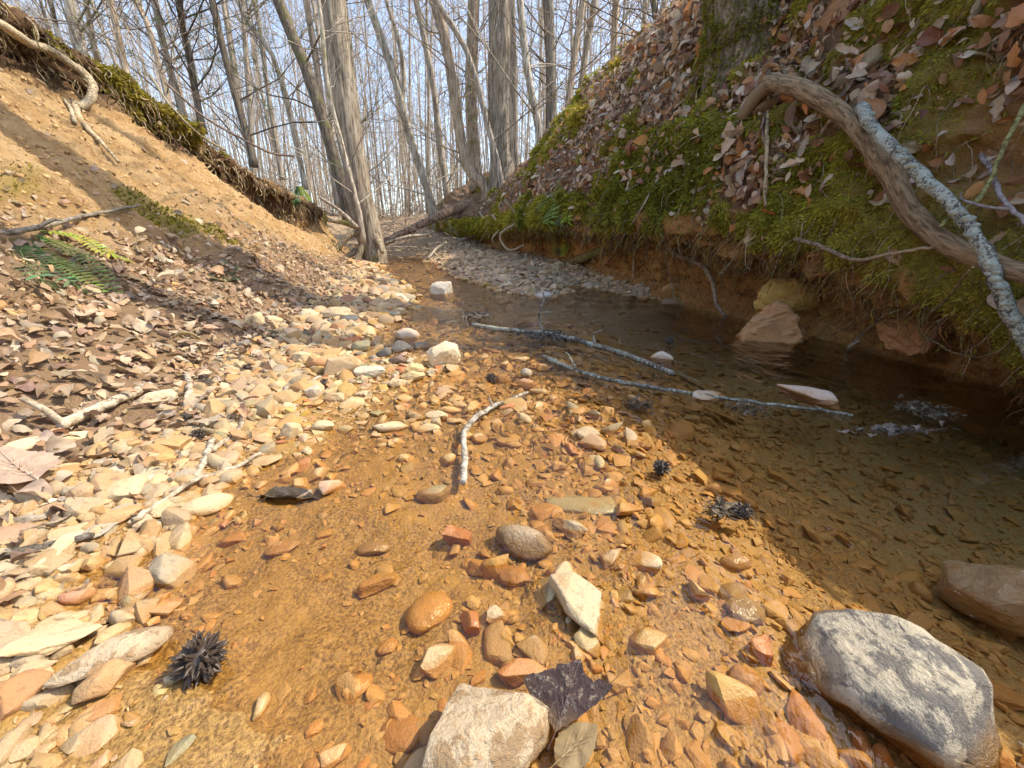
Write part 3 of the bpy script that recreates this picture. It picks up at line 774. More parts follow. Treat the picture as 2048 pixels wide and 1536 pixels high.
# ------------------------------------------------------------------ stones one can point at
CREAM, TAN, OCHRE, GREYS, RUST, PINK, DGREY, OLIVE, WHITE = (.52, .40, .235), (.45, .325, .18), (.44, .26, .09), (.37, .32, .235), (.40, .16, .06), (.52, .33, .20), (.13, .12, .105), (.24, .22, .13), (.54, .46, .325)
def speckle_material(name, light, darkc, streak=(1, 1, 1), thr=.52):
    m, tr, b = mat(name); t = NT(tr); pos = world_pos(t)
    tc = t.n('ShaderNodeTexCoord').outputs['Object']; mp = t.n('ShaderNodeMapping', {'Vector': tc, 'Scale': streak}).outputs[0]
    n1 = t.noise(46, 7, .75, mp, .25).outputs[0]; n2 = t.noise(170, 4, .7, mp).outputs[0]; n3 = t.noise(11, 4, .6, tc).outputs[0]
    c = t.mix(t.maprange(n3, .4, .65), light, t.mix(1.0, light, (.84, .86, .9), 'MULTIPLY'))
    c = t.mix(t.maprange(t.math('ADD', n1, t.math('MULTIPLY', t.math('SUBTRACT', n3, .5), .35)), thr, thr + .07, 0, .9), c, darkc)
    c = t.mix(t.maprange(n2, .54, .66, 0, .5), c, t.mix(1.0, darkc, (1.7, 1.5, 1.2), 'MULTIPLY'))
    wet, rel = wet_factor(t, .010, .008)
    c = t.mix(wet, c, t.mix(n2, (.13, .065, .018), (.30, .16, .05)))
    h = t.math('ADD', n1, t.math('MULTIPLY', n2, .6))
    t.set(b, Base_Color=c, Roughness=t.maprange(wet, 0, 1, .8, .22), Normal=t.bump(h, .8, .010))
    return m
M_BOULDER = speckle_material('speckled_boulder', (.50, .42, .285), (.12, .105, .09), (1, .7, 1), .475)
M_MOTTLED = speckle_material('mottled_stone', (.58, .44, .27), (.30, .19, .09), (1, 1, 1), .50)
M_WETROCK = stone_material('wet_rock', 'obj', .12, 1, (.92, .80, .62))
_w = [n for n in M_WETROCK.node_tree.nodes if n.type == 'BSDF_PRINCIPLED'][0]
for l in list(M_WETROCK.node_tree.links):
    if l.to_socket == _w.inputs['Roughness']: M_WETROCK.node_tree.links.remove(l)
_w.inputs['Roughness'].default_value = .16

HEROES = []
def stone(A, B, wr, hr, col, label, sink=.3, cuts=6, rough=.06, seed=None, m=None, sub=4, name='stone', group='larger stones in the stream', tilt=0.0, trees=(B_BED, B_LEFT), lift=0.0, roll=0.0, cmin=None, taper=0.0):
    """A, B: the ends of its long axis on the ground as seen in the photograph; wr, hr: width and height over length"""
    seed = seed if seed is not None else int(A[0] * 7 + A[1] * 13 + B[0]) % 9973
    a, b_ = (hit(*q, trees)[0] for q in (A, B))
    if (A[1] + B[1]) / 2 < 800:      # far stones lie nearly edge-on: take their distance at the middle
        cm = hit((A[0] + B[0]) / 2, max(A[1], B[1]), trees)[0]; dd = (cm - CAMP).length; a, b_ = (CAMP + ray(*q) * dd for q in (A, B)); a.z = b_.z = cm.z
    c = (a + b_) / 2; d = b_ - a; d.z *= .5; L = d.length
    if (A[1] + B[1]) / 2 < 800: hr *= 1.3
    V, F = stone_verts(seed, sub, cuts + (2 if cuts > 4 else 0), rough * 1.35, cmin or (.42 if cuts > 4 else .6), .8 if cuts > 4 else .9)
    if cuts >= 6 and not taper: V, F = hull_verts(seed, 16 + cuts % 4 * 2, 4, rough * 1.2)
    if taper: V = V * np.concatenate([np.ones((len(V), 1)), 1 - taper * np.clip(-V[:, :1] * .5 + .5, 0, 1), np.ones((len(V), 1))], 1)
    V = V * np.array([L / 2, L * wr / 2, L * hr / 2])
    X = d.normalized(); Zv = Vector((-X.y * tilt, X.x * tilt, 1)); Zv = (Zv - X * Zv.dot(X)).normalized(); Yv = Zv.cross(X)
    Mr = np.array([X[:], Yv[:], Zv[:]]).T
    if roll:
        cr, sr = math.cos(roll), math.sin(roll); Mr = Mr @ np.array([[1, 0, 0], [0, cr, -sr], [0, sr, cr]])
    V = V @ Mr.T
    if c.x > .33 and A[1] < 1000: c.z = max(c.z, zw(c.y) - L * hr * .42)
    loc = c + Vector((0, 0, L * hr * (.5 - sink) + lift))
    o = link(name, sharpen(build_mesh(name, V, F)), m or M_STONE, None, loc, col); tag(o, label, 'boulder' if name == 'boulder' else 'stone', group)
    HEROES.append((o, loc.copy(), L)); return o

S = stone
S((1578, 1285), (1985, 1590), .84, .72, WHITE, 'big cream and charcoal speckled boulder at the edge of the deep pool', .36, 7, .06, 11, M_BOULDER, 5, 'boulder', lift=.012)
S((1880, 1215), (2130, 1290), .66, .74, (.50, .46, .43), 'glossy grey brown rounded rock beside the speckled boulder, facing the pool', .3, 7, .05, 5, M_WETROCK, 5, 'boulder', lift=.022)
S((1850, 1320), (2060, 1420), .38, .18, OCHRE, 'long flat ochre slab under water between the speckled boulder and the glossy rock', .55, 8, .05)
S((985, 1405), (1000, 1640), 1.9, .62, (.66, .49, .29), 'cream orange mottled pointed stone beside the dark wet leaf', .2, 8, .05, 23, M_MOTTLED, 5, 'boulder', cmin=.34, taper=.6, lift=.022)
S((100, 1385), (356, 1285), .46, .22, (.66, .45, .28), 'long flat pinkish cream slab beside the largest gum ball', -.35, 4, .03, 31, M_MOTTLED, 5)
S((-20, 1330), (215, 1255), .55, .30, CREAM, 'broad cream rock with brown silt patches at the left stream edge', .1, 6, .07, 33, None, 5, 'boulder')
S((-30, 1395), (110, 1340), .4, .2, TAN, 'dull tan slab poking out under the broad cream rock', .4)
S((358, 1035), (468, 1000), .62, .42, CREAM, 'smooth oval cream stone with a wet orange rim', .3, 3, .03)
S((62, 1150), (160, 1068), .46, .26, (.56, .43, .27), 'long beige block with a pale vein across it', .2, 8, .03)
S((168, 1085), (256, 1010), .52, .14, GREYS, 'flat grey beige slab behind the beige block with the vein', .2, 5, .03)
S((240, 1222), (305, 1188), .45, .36, GREYS, 'grey oval pebble between the flat pinkish slab and a wet ochre stone', .2, 2, .03)
S((182, 1205), (245, 1180), .7, .5, OCHRE, 'wet ochre stone touching the grey oval pebble', .3)
S((110, 1205), (190, 1170), .3, .2, PINK, 'thin pink streaked stone left of the wet ochre stone', .3)
S((305, 1210), (345, 1190), .8, .6, OCHRE, 'small glossy amber pebble right of the grey oval pebble', .3)
S((995, 1075), (1100, 1118), .58, .44, TAN, 'smooth tan oval stone with dark lichen freckles in the middle of the shallows', .22, 2, .03, 41, M_MOTTLED)
S((1095, 1180), (1220, 1270), .60, .46, (.45, .36, .22), 'cracked cream block with brown sides in the middle of the shallows', .22, 9, .06, 43, None, 5)
S((1105, 1045), (1170, 1078), .5, .46, (.44, .36, .24), 'squat grey tan block just behind the freckled oval stone', .25, 8)
S((1085, 1068), (1115, 1090), .6, .5, WHITE, 'small white nugget touching the freckled oval stone', .2, 6)
S((888, 1088), (946, 1086), .75, .95, RUST, 'upright rust red triangular stone casting a shadow to its left', .25, 9, .05)
S((815, 1262), (895, 1200), .85, .45, OCHRE, 'large wet ochre lump with a shiny top', .3, 4, .05, 51, M_WETROCK)
S((840, 1340), (922, 1320), .75, .62, CREAM, 'cream block with a pale flat top beside a dark wet hollow', .25, 7, .05)
S((995, 1355), (1108, 1352), .38, .32, (.58, .33, .18), 'brick shaped pink and orange stone', .2, 9, .03, 57)
S((920, 1235), (962, 1270), .7, .65, RUST, 'glossy rust brown pebble right of the large ochre lump', .25, 5, .03, None, M_WETROCK)
S((970, 1250), (1015, 1225), .75, .7, CREAM, 'cream yellow nugget near the glossy rust brown pebble', .25, 7)
S((685, 1395), (745, 1355), .72, .4, OCHRE, 'shiny ochre oval pebble in the front shallows', .3, 3, .03, None, M_WETROCK)
S((755, 1310), (795, 1285), .75, .5, OCHRE, 'smaller shiny ochre pebble above the shiny ochre oval', .3, 3, .03, None, M_WETROCK)
S((760, 1462), (842, 1472), .85, .3, (.40, .22, .08), 'round drowned stone coated with orange silt in the front shallows', .45, 3, .03)
S((710, 1195), (800, 1155), .42, .4, (.40, .24, .09), 'angular brown wet stone with a hollow flank', .3, 9, .08, None, M_WETROCK)
S((528, 1112), (602, 1092), .6, .42, (.34, .22, .11), 'half drowned brown stone with a dry spot on top', .35, 5)
S((712, 1105), (782, 1095), .55, .4, (.28, .19, .09), 'dark wet brown stone with one bright glint', .35, 4, .04, None, M_WETROCK)
S((1092, 1002), (1250, 1015), .48, .14, (.34, .35, .26), 'flat grey green slab lying under the water', .45, 4, .03, 61, M_WETROCK)
S((832, 1000), (902, 988), .6, .48, OLIVE, 'olive grey stone with a pale ring on top', .3, 4)
S((562, 958), (602, 935), .6, .45, OCHRE, 'orange wedge shaped stone left of the olive grey stone', .3, 8)
S((1152, 878), (1198, 876), .7, .6, TAN, 'tan triangular stone alone in the sunlit gravel', .25, 9)
S((992, 885), (1042, 898), .42, .3, WHITE, 'pale elongated pebble right of the curved grey stick', .2, 3)
S((942, 880), (972, 885), .8, .7, CREAM, 'small cream pebble touching the curved grey stick', .2, 3)
S((742, 862), (816, 858), .42, .3, CREAM, 'long low cream stone left of two paired stones', .25, 4)
S((848, 838), (898, 842), .6, .5, CREAM, 'upper stone of the cream pair in mid stream', .25, 4)
S((832, 862), (882, 860), .6, .38, (.52, .41, .22), 'lower half drowned stone of the cream pair in mid stream', .3, 3)
S((880, 822), (922, 828), .5, .35, (.56, .40, .17), 'yellow stone right behind the cream pair', .25, 4)
S((625, 858), (670, 856), .7, .6, CREAM, 'cream stone with an orange wet base left of the long low cream stone', .25, 5)
S((568, 878), (602, 862), .8, .85, CREAM, 'knobbly cream stone with a shadowed left side', .25, 5)
S((605, 862), (622, 858), .8, .7, PINK, 'small pink nugget between two cream stones', .2, 5)
S((490, 875), (562, 866), .45, .35, TAN, 'long tan stone touching the knobbly cream stone', .3, 6)
S((610, 795), (646, 795), .75, .75, WHITE, 'white rounded stone with dark cracks', .2, 5)
S((648, 800), (690, 798), .6, .5, TAN, 'tan stone right of the white rounded stone', .3, 6)
S((708, 752), (772, 748), .6, .36, WHITE, 'pale flat faced stone in front of the large tan wedge', .25, 6)
S((645, 745), (728, 722), .45, .42, TAN, 'large tan wedge shaped stone leaning beside the rust orange one', .22, 7, .04, 71)
S((612, 738), (684, 720), .6, .42, (.50, .27, .12), 'rust orange oblong stone left of the large tan wedge', .2, 5, .05, 72)
S((580, 722), (625, 712), .7, .5, CREAM, 'cream stone behind the rust orange oblong stone', .25, 6)
S((854, 732), (922, 728), .62, .72, (.66, .55, .36), 'tallest cream block standing in the middle of the stream', .18, 7, .07, 75, None, 5)
S((775, 770), (812, 768), .6, .4, CREAM, 'cream stone with a dark wet base in front of the cream yellow pair', .3, 6)
S((808, 745), (850, 742), .6, .5, (.58, .44, .21), 'yellow cream stone leaning left of the tallest cream block', .25, 6)
S((800, 758), (852, 760), .55, .4, (.58, .44, .21), 'second yellow cream stone in front of the leaning one', .3, 6)
S((786, 682), (842, 684), .72, .5, (.62, .47, .33), 'pinkish cream boulder in the sun behind the dark stones', .2, 5)
S((752, 712), (784, 712), .7, .6, DGREY, 'left dark slate stone in the shadow band', .25, 4)
S((784, 700), (826, 702), .6, .55, DGREY, 'angular dark slate stone in the shadow band', .25, 8)
S((776, 726), (812, 718), .6, .4, (.20, .13, .09), 'brown wet stone in front of the dark slate stones', .25, 5)
S((826, 702), (862, 702), .6, .55, DGREY, 'right dark slate stone in the shadow band', .25, 8)
S((702, 700), (742, 698), .75, .55, OLIVE, 'round olive grey stone with a dark crusted edge', .25, 5)
S((860, 600), (908, 600), .72, .72, (.50, .44, .35), 'lone grey boulder standing in the water below the gravel bar', .18, 8, .06, 81, None, 5, 'boulder')
S((1040, 762), (1064, 762), .8, .7, GREYS, 'small grey pebble on top of the pink stone', .1, 3, lift=.010)
S((1030, 775), (1078, 776), .6, .42, PINK, 'pink wet stone carrying a small grey pebble', .25, 4)
S((1292, 752), (1348, 758), .5, .45, (.56, .47, .38), 'pale pinkish stone at the tip of the grey branch in the pool', .25, 7)
S((1545, 850), (1662, 895), .48, .26, (.60, .46, .36), 'pinkish white slab with a rust brown side in the shaded pool', .28, 7, .05, 91, None, 5)
S((1318, 637), (1358, 640), .7, .55, (.36, .24, .17), 'small brown stone standing in the shaded pool', .25, 7)
S((1378, 835), (1440, 840), .5, .22, (.50, .42, .34), 'flat grey cream stone just breaking the pool surface', .3, 6)
S((1240, 832), (1290, 826), .5, .3, GREYS, 'grey stone among leaf bits at the shadow edge', .3, 5)
S((1440, 1130), (1500, 1128), .55, .42, (.34, .23, .13), 'wet brown pebble with a strong white glint near a gum ball', .3, 3, .03, None, M_WETROCK)
S((1455, 1235), (1530, 1225), .6, .48, (.30, .25, .20), 'wet grey brown stone pile top left of the speckled boulder', .3, 8, .06, None, M_WETROCK)
S((1440, 1200), (1490, 1190), .7, .5, (.26, .24, .20), 'dark grey pebble behind the wet grey brown stone', .3, 4)
S((1492, 1310), (1552, 1305), .7, .62, (.46, .20, .09), 'rust red stone wedged against the speckled boulder', .25, 8, .05)
S((1456, 1370), (1522, 1365), .85, .65, (.40, .24, .11), 'round brown pebble left of the rust red wedged stone', .3, 3)
S((278, 812), (366, 808), .6, .58, (.62, .50, .33), 'square cream block beside the forked driftwood stick', .2, 9, .05, 95)
S((470, 700), (506, 694), .7, .65, (.20, .18, .16), 'dark grey block in shade at the leaf litter edge', .2, 9)
S((640, 640), (705, 640), .6, .42, (.48, .36, .22), 'tan topped stone in the farther shadow band', .2, 7)
S((648, 655), (672, 652), .7, .8, DGREY, 'dark upright stone in the farther shadow band', .25, 7)
S((676, 648), (720, 645), .6, .45, DGREY, 'low dark stone at the right end of the farther shadow band', .25, 7)
S((490, 655), (530, 640), .6, .8, CREAM, 'upright cream stone on the left gravel shore', .2, 8)
S((528, 650), (570, 645), .7, .55, CREAM, 'cream stone right of the upright cream stone on the shore', .25, 7)
S((535, 672), (562, 668), .7, .6, TAN, 'tan stone below the upright cream stone', .25, 7)
S((566, 675), (600, 672), .8, .7, (.60, .44, .27), 'blocky tan stone with a flat sunny face on the left shore', .25, 8)
S((590, 640), (640, 635), .6, .5, (.60, .50, .30), 'yellowish cream stone in front of the dark upright stone', .25, 7)
S((-25, 915), (100, 882), .42, .26, (.58, .44, .28), 'long smooth tan rock at the left edge under the leaf litter', .3, 4, .04)
S((108, 880), (198, 868), .45, .3, (.58, .46, .29), 'low cream brown rock below the forked driftwood stick', .3, 5)
S((178, 905), (240, 885), .4, .3, TAN, 'narrow tan stone right of the low cream brown rock', .3, 5)
S((95, 945), (170, 935), .6, .36, (.54, .38, .20), 'smooth tan oval stone with faint orange stain beside a pink leaf', .3, 3)
S((258, 975), (325, 955), .55, .36, (.46, .40, .28), 'grey tan oval stone left of the smooth cream one', .25, 3)
S((212, 980), (258, 962), .6, .5, TAN, 'blocky tan stone touching the grey tan oval', .3, 7)
S((34, 1018), (118, 1000), .5, .26, (.54, .49, .38), 'pale grey block below the pink leaf', .3, 6)
S((18, 1045), (105, 1035), .4, .3, (.32, .27, .2), 'dark grey brown long stone under the pale grey block', .35, 4)
S((-20, 1150), (52, 1128), .5, .3, (.62, .50, .34), 'pale stone cut by the left edge beside the beige block', .3, 5)
S((265, 1058), (310, 1045), .6, .5, CREAM, 'small cream pebble left of the smooth oval cream stone', .25, 3)
S((240, 1095), (300, 1078), .6, .45, (.44, .27, .14), 'pinkish brown stone behind the cream amber oval', .35, 4)
S((278, 1108), (345, 1088), .5, .4, CREAM, 'cream amber oval stone with half of it wet', .3, 3)
S((205, 1140), (250, 1130), .8, .6, (.52, .38, .19), 'round yellowish stone with dark streaks beside a thin grey chip', .3, 3)
S((435, 1092), (495, 1070), .6, .4, (.46, .26, .10), 'orange angular wet stone in the silt', .4, 7)
S((135, 1480), (215, 1400), .5, .35, (.52, .33, .15), 'orange stone with a dry cream patch in front of the long flat slab', .35, 3, .03)
S((80, 1455), (140, 1420), .7, .35, (.46, .29, .12), 'amber wet stone left of the orange stone with the dry patch', .4, 3)
S((1300, 1290), (1330, 1330), .6, .4, OCHRE, 'drowned ochre pebble in the silt right of the brick shaped stone', .5, 4)
S((1200, 1130), (1250, 1110), .6, .5, TAN, 'rough tan stone behind the cracked cream block', .3, 8)
S((925, 1130), (985, 1145), .6, .4, (.50, .34, .13), 'yellow wet stone below the rust red triangle', .35, 5)
S((1000, 1150), (1060, 1165), .8, .45, (.40, .24, .12), 'round brown wet stone left of the cracked cream block', .35, 4)
S((1090, 1150), (1140, 1160), .5, .5, (.48, .27, .09), 'shiny amber pebble behind the cracked cream block', .25, 3, .03, None, M_WETROCK)
S((1110, 1370), (1155, 1400), .6, .5, (.50, .34, .12), 'yellow round pebble right of the brick shaped stone', .25, 5)
S((1140, 1320), (1170, 1350), .6, .5, (.52, .23, .08), 'orange curved pebble at the corner of the brick shaped stone', .25, 4)
S((500, 560), (530, 556), .7, .5, TAN, 'small tan stone at the bottom of the bare slope', .3, 7)
S((780, 600), (822, 602), .6, .4, (.62, .50, .34), 'cream stone at the water edge left of the lone grey boulder', .3, 7)
S((748, 618), (800, 620), .6, .35, CREAM, 'flat cream stone on the shore left of the water channel', .3, 7)
S((1072, 600), (1105, 602), .7, .6, (.48, .42, .36), 'largest pale stone at the tip of the shaded gravel bar', .25, 8)
# rocks in and under the right bank
def bank_rock(px, py, wpx, hpx, deep, col, label, seed, m=None, out=.0, cuts=8, rough=.09, spin=0.0, pointy=False, y=None):
    P, n, dist = hit(px, py, (B_RIGHT, B_BED))
    if y is not None: P = at_y(px, py, y)
    dep = project(np.array([P[:]]))[2][0]; V, F = hull_verts(seed, 20, 5, rough, .07, .62 if pointy else 0)
    V = V * np.array([wpx * dep / FPX / 2, deep, hpx * dep / FPX / 2])
    c, s_ = math.cos(spin), math.sin(spin); V = V @ np.array([[c, 0, -s_], [0, 1, 0], [s_, 0, c]])
    o = link('boulder', sharpen(build_mesh('boulder', V, F)), m or M_STONE, None, P - ray(px, py) * out, col); return tag(o, label, 'boulder', 'rocks at the foot of the right bank')
bank_rock(1552, 664, 150, 122, .07, (.42, .23, .10), 'orange pyramid rock standing in the water under the right bank', 107, None, .02, 12, .20, -.12, True, 1.40)
bank_rock(1832, 670, 128, 78, .08, (.46, .24, .11), 'blocky orange rock held in the roots of the right bank', 102, None, .07, 12, .14, -.15)
bank_rock(1582, 592, 122, 76, .06, (.46, .29, .07), 'mustard yellow rock set in the red earth above the pyramid rock', 103, None, .045, 14, .16)
bank_rock(1345, 576, 44, 20, .02, (.50, .31, .14), 'small pale slab stuck in the foot of the right bank', 104, None, .012, 8, .04, -.3)
bank_rock(1780, 395, 30, 26, .02, (.46, .42, .36), 'pale grey stone between the brown branch and the lichened branch', 105, None, .01, 6)

# ------------------------------------------------------------------ gravel
def pebble_colour(n, r):
    pal = np.array([CREAM, TAN, OCHRE, GREYS, RUST, PINK, TAN, OCHRE, (.40, .27, .13), OLIVE])
    pw = np.array([.13, .2, .2, .09, .06, .06, .08, .1, .06, .02]); c = pal[r.choice(len(pal), n, p=pw / pw.sum())]
    return np.clip(c * r.uniform(.75, 1.15, (n, 1)) + r.normal(size=(n, 3)) * .012, .03, .85)
r = np.random.default_rng(12)
cent = bedV[bedF].mean(1); cx_, cy_ = cent[:, 0], cent[:, 1]
xl_, xf_ = shore(cy_), foot(cy_); dl_ = cx_ - xl_
inb = ((cx_ < xf_ + .26) & (dl_ > -.6) & (cy_ > .10) & (cy_ < 7)).astype(float)
dens = inb * np.interp(cy_, [.1, .6, 1.2, 2.2, 4, 7], [17000, 14500, 6200, 2000, 800, 260]) * np.where((cx_ - xl_ > .10) & (cy_ > 1.15) & (cx_ < np.where(cy_ < 2.3, 9, bar(cy_)) - .04), np.where(cy_ > 1.9, .12, .35), 1)
silty = np.exp(-((cx_ + .22) / .13) ** 2 - ((cy_ - .26) / .13) ** 2) + .8 * np.exp(-((cx_ + .16) / .14) ** 2 - ((cy_ - .46) / .10) ** 2)
dens *= np.clip(1 - .93 * silty, .06, 1) * np.where((cx_ < .02) & (cy_ < .75) & (dl_ > .06), .6, 1)
isbar = (cy_ > 2.2) & (cx_ > bar(cy_) + .02)
dens *= np.where(isbar, 4.5, 1) * np.where(dl_ < -.25, .55, 1) * np.where((dl_ < .05) & (dl_ > -.3), 1.3, 1)
a4 = [bedV[bedF[:, k]] for k in range(4)]; area = np.linalg.norm(np.cross(a4[2] - a4[0], a4[3] - a4[1]), axis=1) * .5
NP = int((dens * area).sum()); NP = min(NP, 46000)
Pp, Np, _ = sample(bedV, bedF, NP, dens, 3)
yy = Pp[:, 1]; dlp = Pp[:, 0] - shore(yy)
size = np.exp(r.normal(np.log(np.interp(yy, [.1, .6, 1.3, 2.5, 5], [.0034, .0045, .0082, .015, .024])), .62))
size *= np.where(dlp < .02, 1.35, 1) * np.where((yy > 2.2) & (Pp[:, 0] > bar(yy)), .72, 1)
size = np.clip(size, .003, np.interp(yy, [.1, .6, 2, 5], [.020, .026, .045, .06]))
col = pebble_colour(NP, r)
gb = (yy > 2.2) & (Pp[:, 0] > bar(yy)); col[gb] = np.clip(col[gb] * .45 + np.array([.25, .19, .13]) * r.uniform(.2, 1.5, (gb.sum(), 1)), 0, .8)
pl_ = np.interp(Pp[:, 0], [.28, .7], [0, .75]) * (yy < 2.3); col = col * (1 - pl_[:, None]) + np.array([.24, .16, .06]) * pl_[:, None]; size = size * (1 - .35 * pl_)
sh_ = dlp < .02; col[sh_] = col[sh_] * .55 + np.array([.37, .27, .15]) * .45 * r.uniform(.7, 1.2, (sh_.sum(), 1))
Nt_ = Np + r.normal(size=Np.shape) * .22; Nt_ /= np.linalg.norm(Nt_, axis=1, keepdims=True)
Rm = frames(Nt_, r.uniform(0, 6.28, NP))
sc = size[:, None] * np.stack([np.ones(NP), r.uniform(.5, .95, NP), r.uniform(.26, .62, NP)], 1)
sc[:, 2] *= np.where(dlp < .02, 1.35, 1); Pp = Pp + Nt_ * (sc[:, 2] * r.uniform(-.35, .5, NP))[:, None]
X_, Y_, D_ = project(Pp); pxs = size * FPX / np.maximum(D_, .05)
pv = visible(Pp); order = np.argsort(np.where(pv, -pxs, 0)); single = order[:200]; rest = np.ones(NP, bool); rest[single] = False
PROT = [stone_verts(900 + k, 2, 9, .10, .42, .8) if k % 2 else hull_verts(900 + k, 14, 0, .03, .09) for k in range(14)]; PROTL = [hull_verts(900 + k, 11, 0, .0, 0) for k in range(10)]
PMESH = [sharpen(build_mesh('stone', *(stone_verts(940 + k, 3, 9, .09, .45, .82) if k % 3 == 0 else hull_verts(940 + k, 16, 1, .05, .10)))) for k in range(16)]
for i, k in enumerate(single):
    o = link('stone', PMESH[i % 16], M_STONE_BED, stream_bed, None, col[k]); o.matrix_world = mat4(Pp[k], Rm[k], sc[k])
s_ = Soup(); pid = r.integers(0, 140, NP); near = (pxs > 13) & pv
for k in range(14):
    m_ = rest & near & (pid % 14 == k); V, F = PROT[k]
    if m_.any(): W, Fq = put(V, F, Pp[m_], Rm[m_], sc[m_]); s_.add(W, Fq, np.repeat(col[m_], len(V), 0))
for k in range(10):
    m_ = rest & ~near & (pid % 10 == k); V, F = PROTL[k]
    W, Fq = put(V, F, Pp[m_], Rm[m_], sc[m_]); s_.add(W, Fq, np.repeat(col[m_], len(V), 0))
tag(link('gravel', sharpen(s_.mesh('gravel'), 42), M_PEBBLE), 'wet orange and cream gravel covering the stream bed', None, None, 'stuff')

# ------------------------------------------------------------------ dead leaves
def leaf_proto(kind, seed, nu=7, nv=3):
    """a curled leaf blade lying along +x, length 1"""
    r = np.random.default_rng(seed); t = np.linspace(0, 1, nu); v = np.linspace(-1, 1, 2 * nv - 1)
    if kind == 'oval': wd_ = .30 * np.sin(np.pi * t ** .85) ** .8
    elif kind == 'oak': wd_ = .27 * np.sin(np.pi * t ** .8) ** .6 * (1 + .42 * np.cos(t * 22))
    elif kind == 'lobed': wd_ = .36 * np.sin(np.pi * np.clip(t * 1.02, 0, 1)) ** .7 * (1 + (.26 if nu > 9 else .08) * np.cos(t * 15 + 1))
    elif kind == 'torn': wd_ = .24 * np.sin(np.pi * np.clip(t * .8 + .15, 0, 1)) ** .7 * (1 + .12 * r.normal(size=nu))
    else: wd_ = .36 * np.sin(np.pi * t ** .7) ** .9
    wd_ = np.maximum(wd_, .008)
    bend, fold, tw = r.uniform(-1.3, 1.4), r.uniform(-.8, 1.2), r.normal() * .9
    T_, V_ = np.meshgrid(t, v, indexing='ij'); Wd = wd_[:, None] * V_
    x = T_ - .5; zc_ = bend * .32 * (1 - (2 * T_ - 1) ** 2); z = zc_ + fold * np.abs(Wd) + .05 * np.sin(9 * T_ + 4 * V_ + seed) + .035 * np.sin(17 * T_ - 7 * V_ + 2 * seed) + tw * Wd * (T_ - .5) * 1.4
    V3 = np.stack([x, Wd * (1 - .25 * abs(fold)), z], 2).reshape(-1, 3)
    return V3, grid_faces(nu, 2 * nv - 1)
KINDS = ['oval', 'broad', 'torn', 'lobed']
LP_LO = [leaf_proto(KINDS[k % 4], 500 + k, 7, 2) for k in range(16)]
LP_HI = []
for k in range(20):
    V, F = leaf_proto(KINDS[k % 4], 560 + k, 15, 3); n_ = len(V)
    st = np.array([[-.5, 0, 0], [-.62, .015, .02], [-.76, .01, .05]]); tv, tf = tube(st, [.012, .009, .008], 3, cap=False)
    LP_HI.append(build_mesh('leaf', np.vstack([V, tv]), [F] + [f + n_ for f in tf]))
PAL_R = np.array([(.44, .25, .135), (.56, .39, .25), (.62, .47, .33), (.54, .25, .085), (.26, .14, .075), (.50, .32, .18), (.66, .53, .38), (.36, .17, .08)])
PAL_L = np.array([(.52, .36, .21), (.58, .44, .28), (.46, .29, .155), (.54, .34, .19), (.36, .24, .14), (.60, .48, .33), (.50, .37, .25)]) * .9
def scatter_leaves(host, V, F, wt, n, pal, seed, szf, n_single, stuff_label, name, pile=.02):
    r = np.random.default_rng(seed)
    P, N, ci = sample(V, F, n, wt, seed); P = P + N * np.abs(r.normal(size=(n, 1))) * pile
    size = szf(P, r); N2 = N + r.normal(size=N.shape) * .30; N2 /= np.linalg.norm(N2, axis=1, keepdims=True)
    Rm = frames(N2, r.uniform(0, 6.28, n)); sc = size[:, None] * np.stack([np.ones(n), r.uniform(.7, 1.15, n), r.uniform(.35, .95, n)], 1)
    col = np.clip(pal[r.integers(0, len(pal), n)] * r.uniform(.7, 1.25, (n, 1)) + r.normal(size=(n, 3)) * .01, .03, .8)
    X_, Y_, D_ = project(P); px = size * FPX / np.maximum(D_, .05); vis = visible(P, .05)
    order = np.argsort(np.where(vis, -px, 0)); single = order[:n_single]; rest = np.ones(n, bool); rest[single] = False
    for i, k in enumerate(single):
        o = link('leaf', LP_HI[int(r.integers(0, 20))], M_LEAF_O, host, None, col[k]); o.matrix_world = mat4(P[k], Rm[k], sc[k])
    s_ = Soup(); pid = r.integers(0, 16, n)
    for k in range(16):
        m_ = rest & (pid == k); Vp, Fp = LP_LO[k]; W, Fq = put(Vp, Fp, P[m_], Rm[m_], sc[m_])
        s_.add(W, Fq, np.repeat(col[m_], len(Vp), 0) * np.repeat(r.uniform(.85, 1.1, (m_.sum(), 1)), len(Vp), 0))
    tag(link(name, s_.mesh(name, True), M_LEAF_A), stuff_label, None, None, 'stuff')
# clods and crumbs lying on the bare slope
lcen = leftV[leftF].mean(1); r = np.random.default_rng(66); tlc = tt[leftF].mean(1)
P, N, ci = sample(leftV, leftF, 5000, ((tlc > .1) & (tlc < .86) & (lcen[:, 1] > .4)) * np.interp(lcen[:, 1], [.4, 2, 6], [1, 1, .5]), 66)
sz = np.minimum(np.exp(r.normal(np.log(.0065), .55, 5000)), .016); Rm = frames(N, r.uniform(0, 6.28, 5000)); sc = sz[:, None] * np.stack([np.ones(5000), r.uniform(.5, .95, 5000), r.uniform(.35, .7, 5000)], 1)
cc_ = np.array([.46, .29, .125]) * r.uniform(.6, 1.15, (5000, 1)); s_ = Soup(); pid = r.integers(0, 10, 5000)
for k in range(10):
    m_ = pid == k; W, Fq = put(*PROTL[k], P[m_], Rm[m_], sc[m_]); s_.add(W, Fq, np.repeat(cc_[m_], len(PROTL[k][0]), 0))
tag(link('soil_crumbs', s_.mesh('soil_crumbs'), M_PEBBLE), 'crumbs of dry orange earth lying on the bare left slope', None, None, 'stuff')
def fw(a): return a[rightF].mean(1)
rc = rightV[rightF].mean(1)
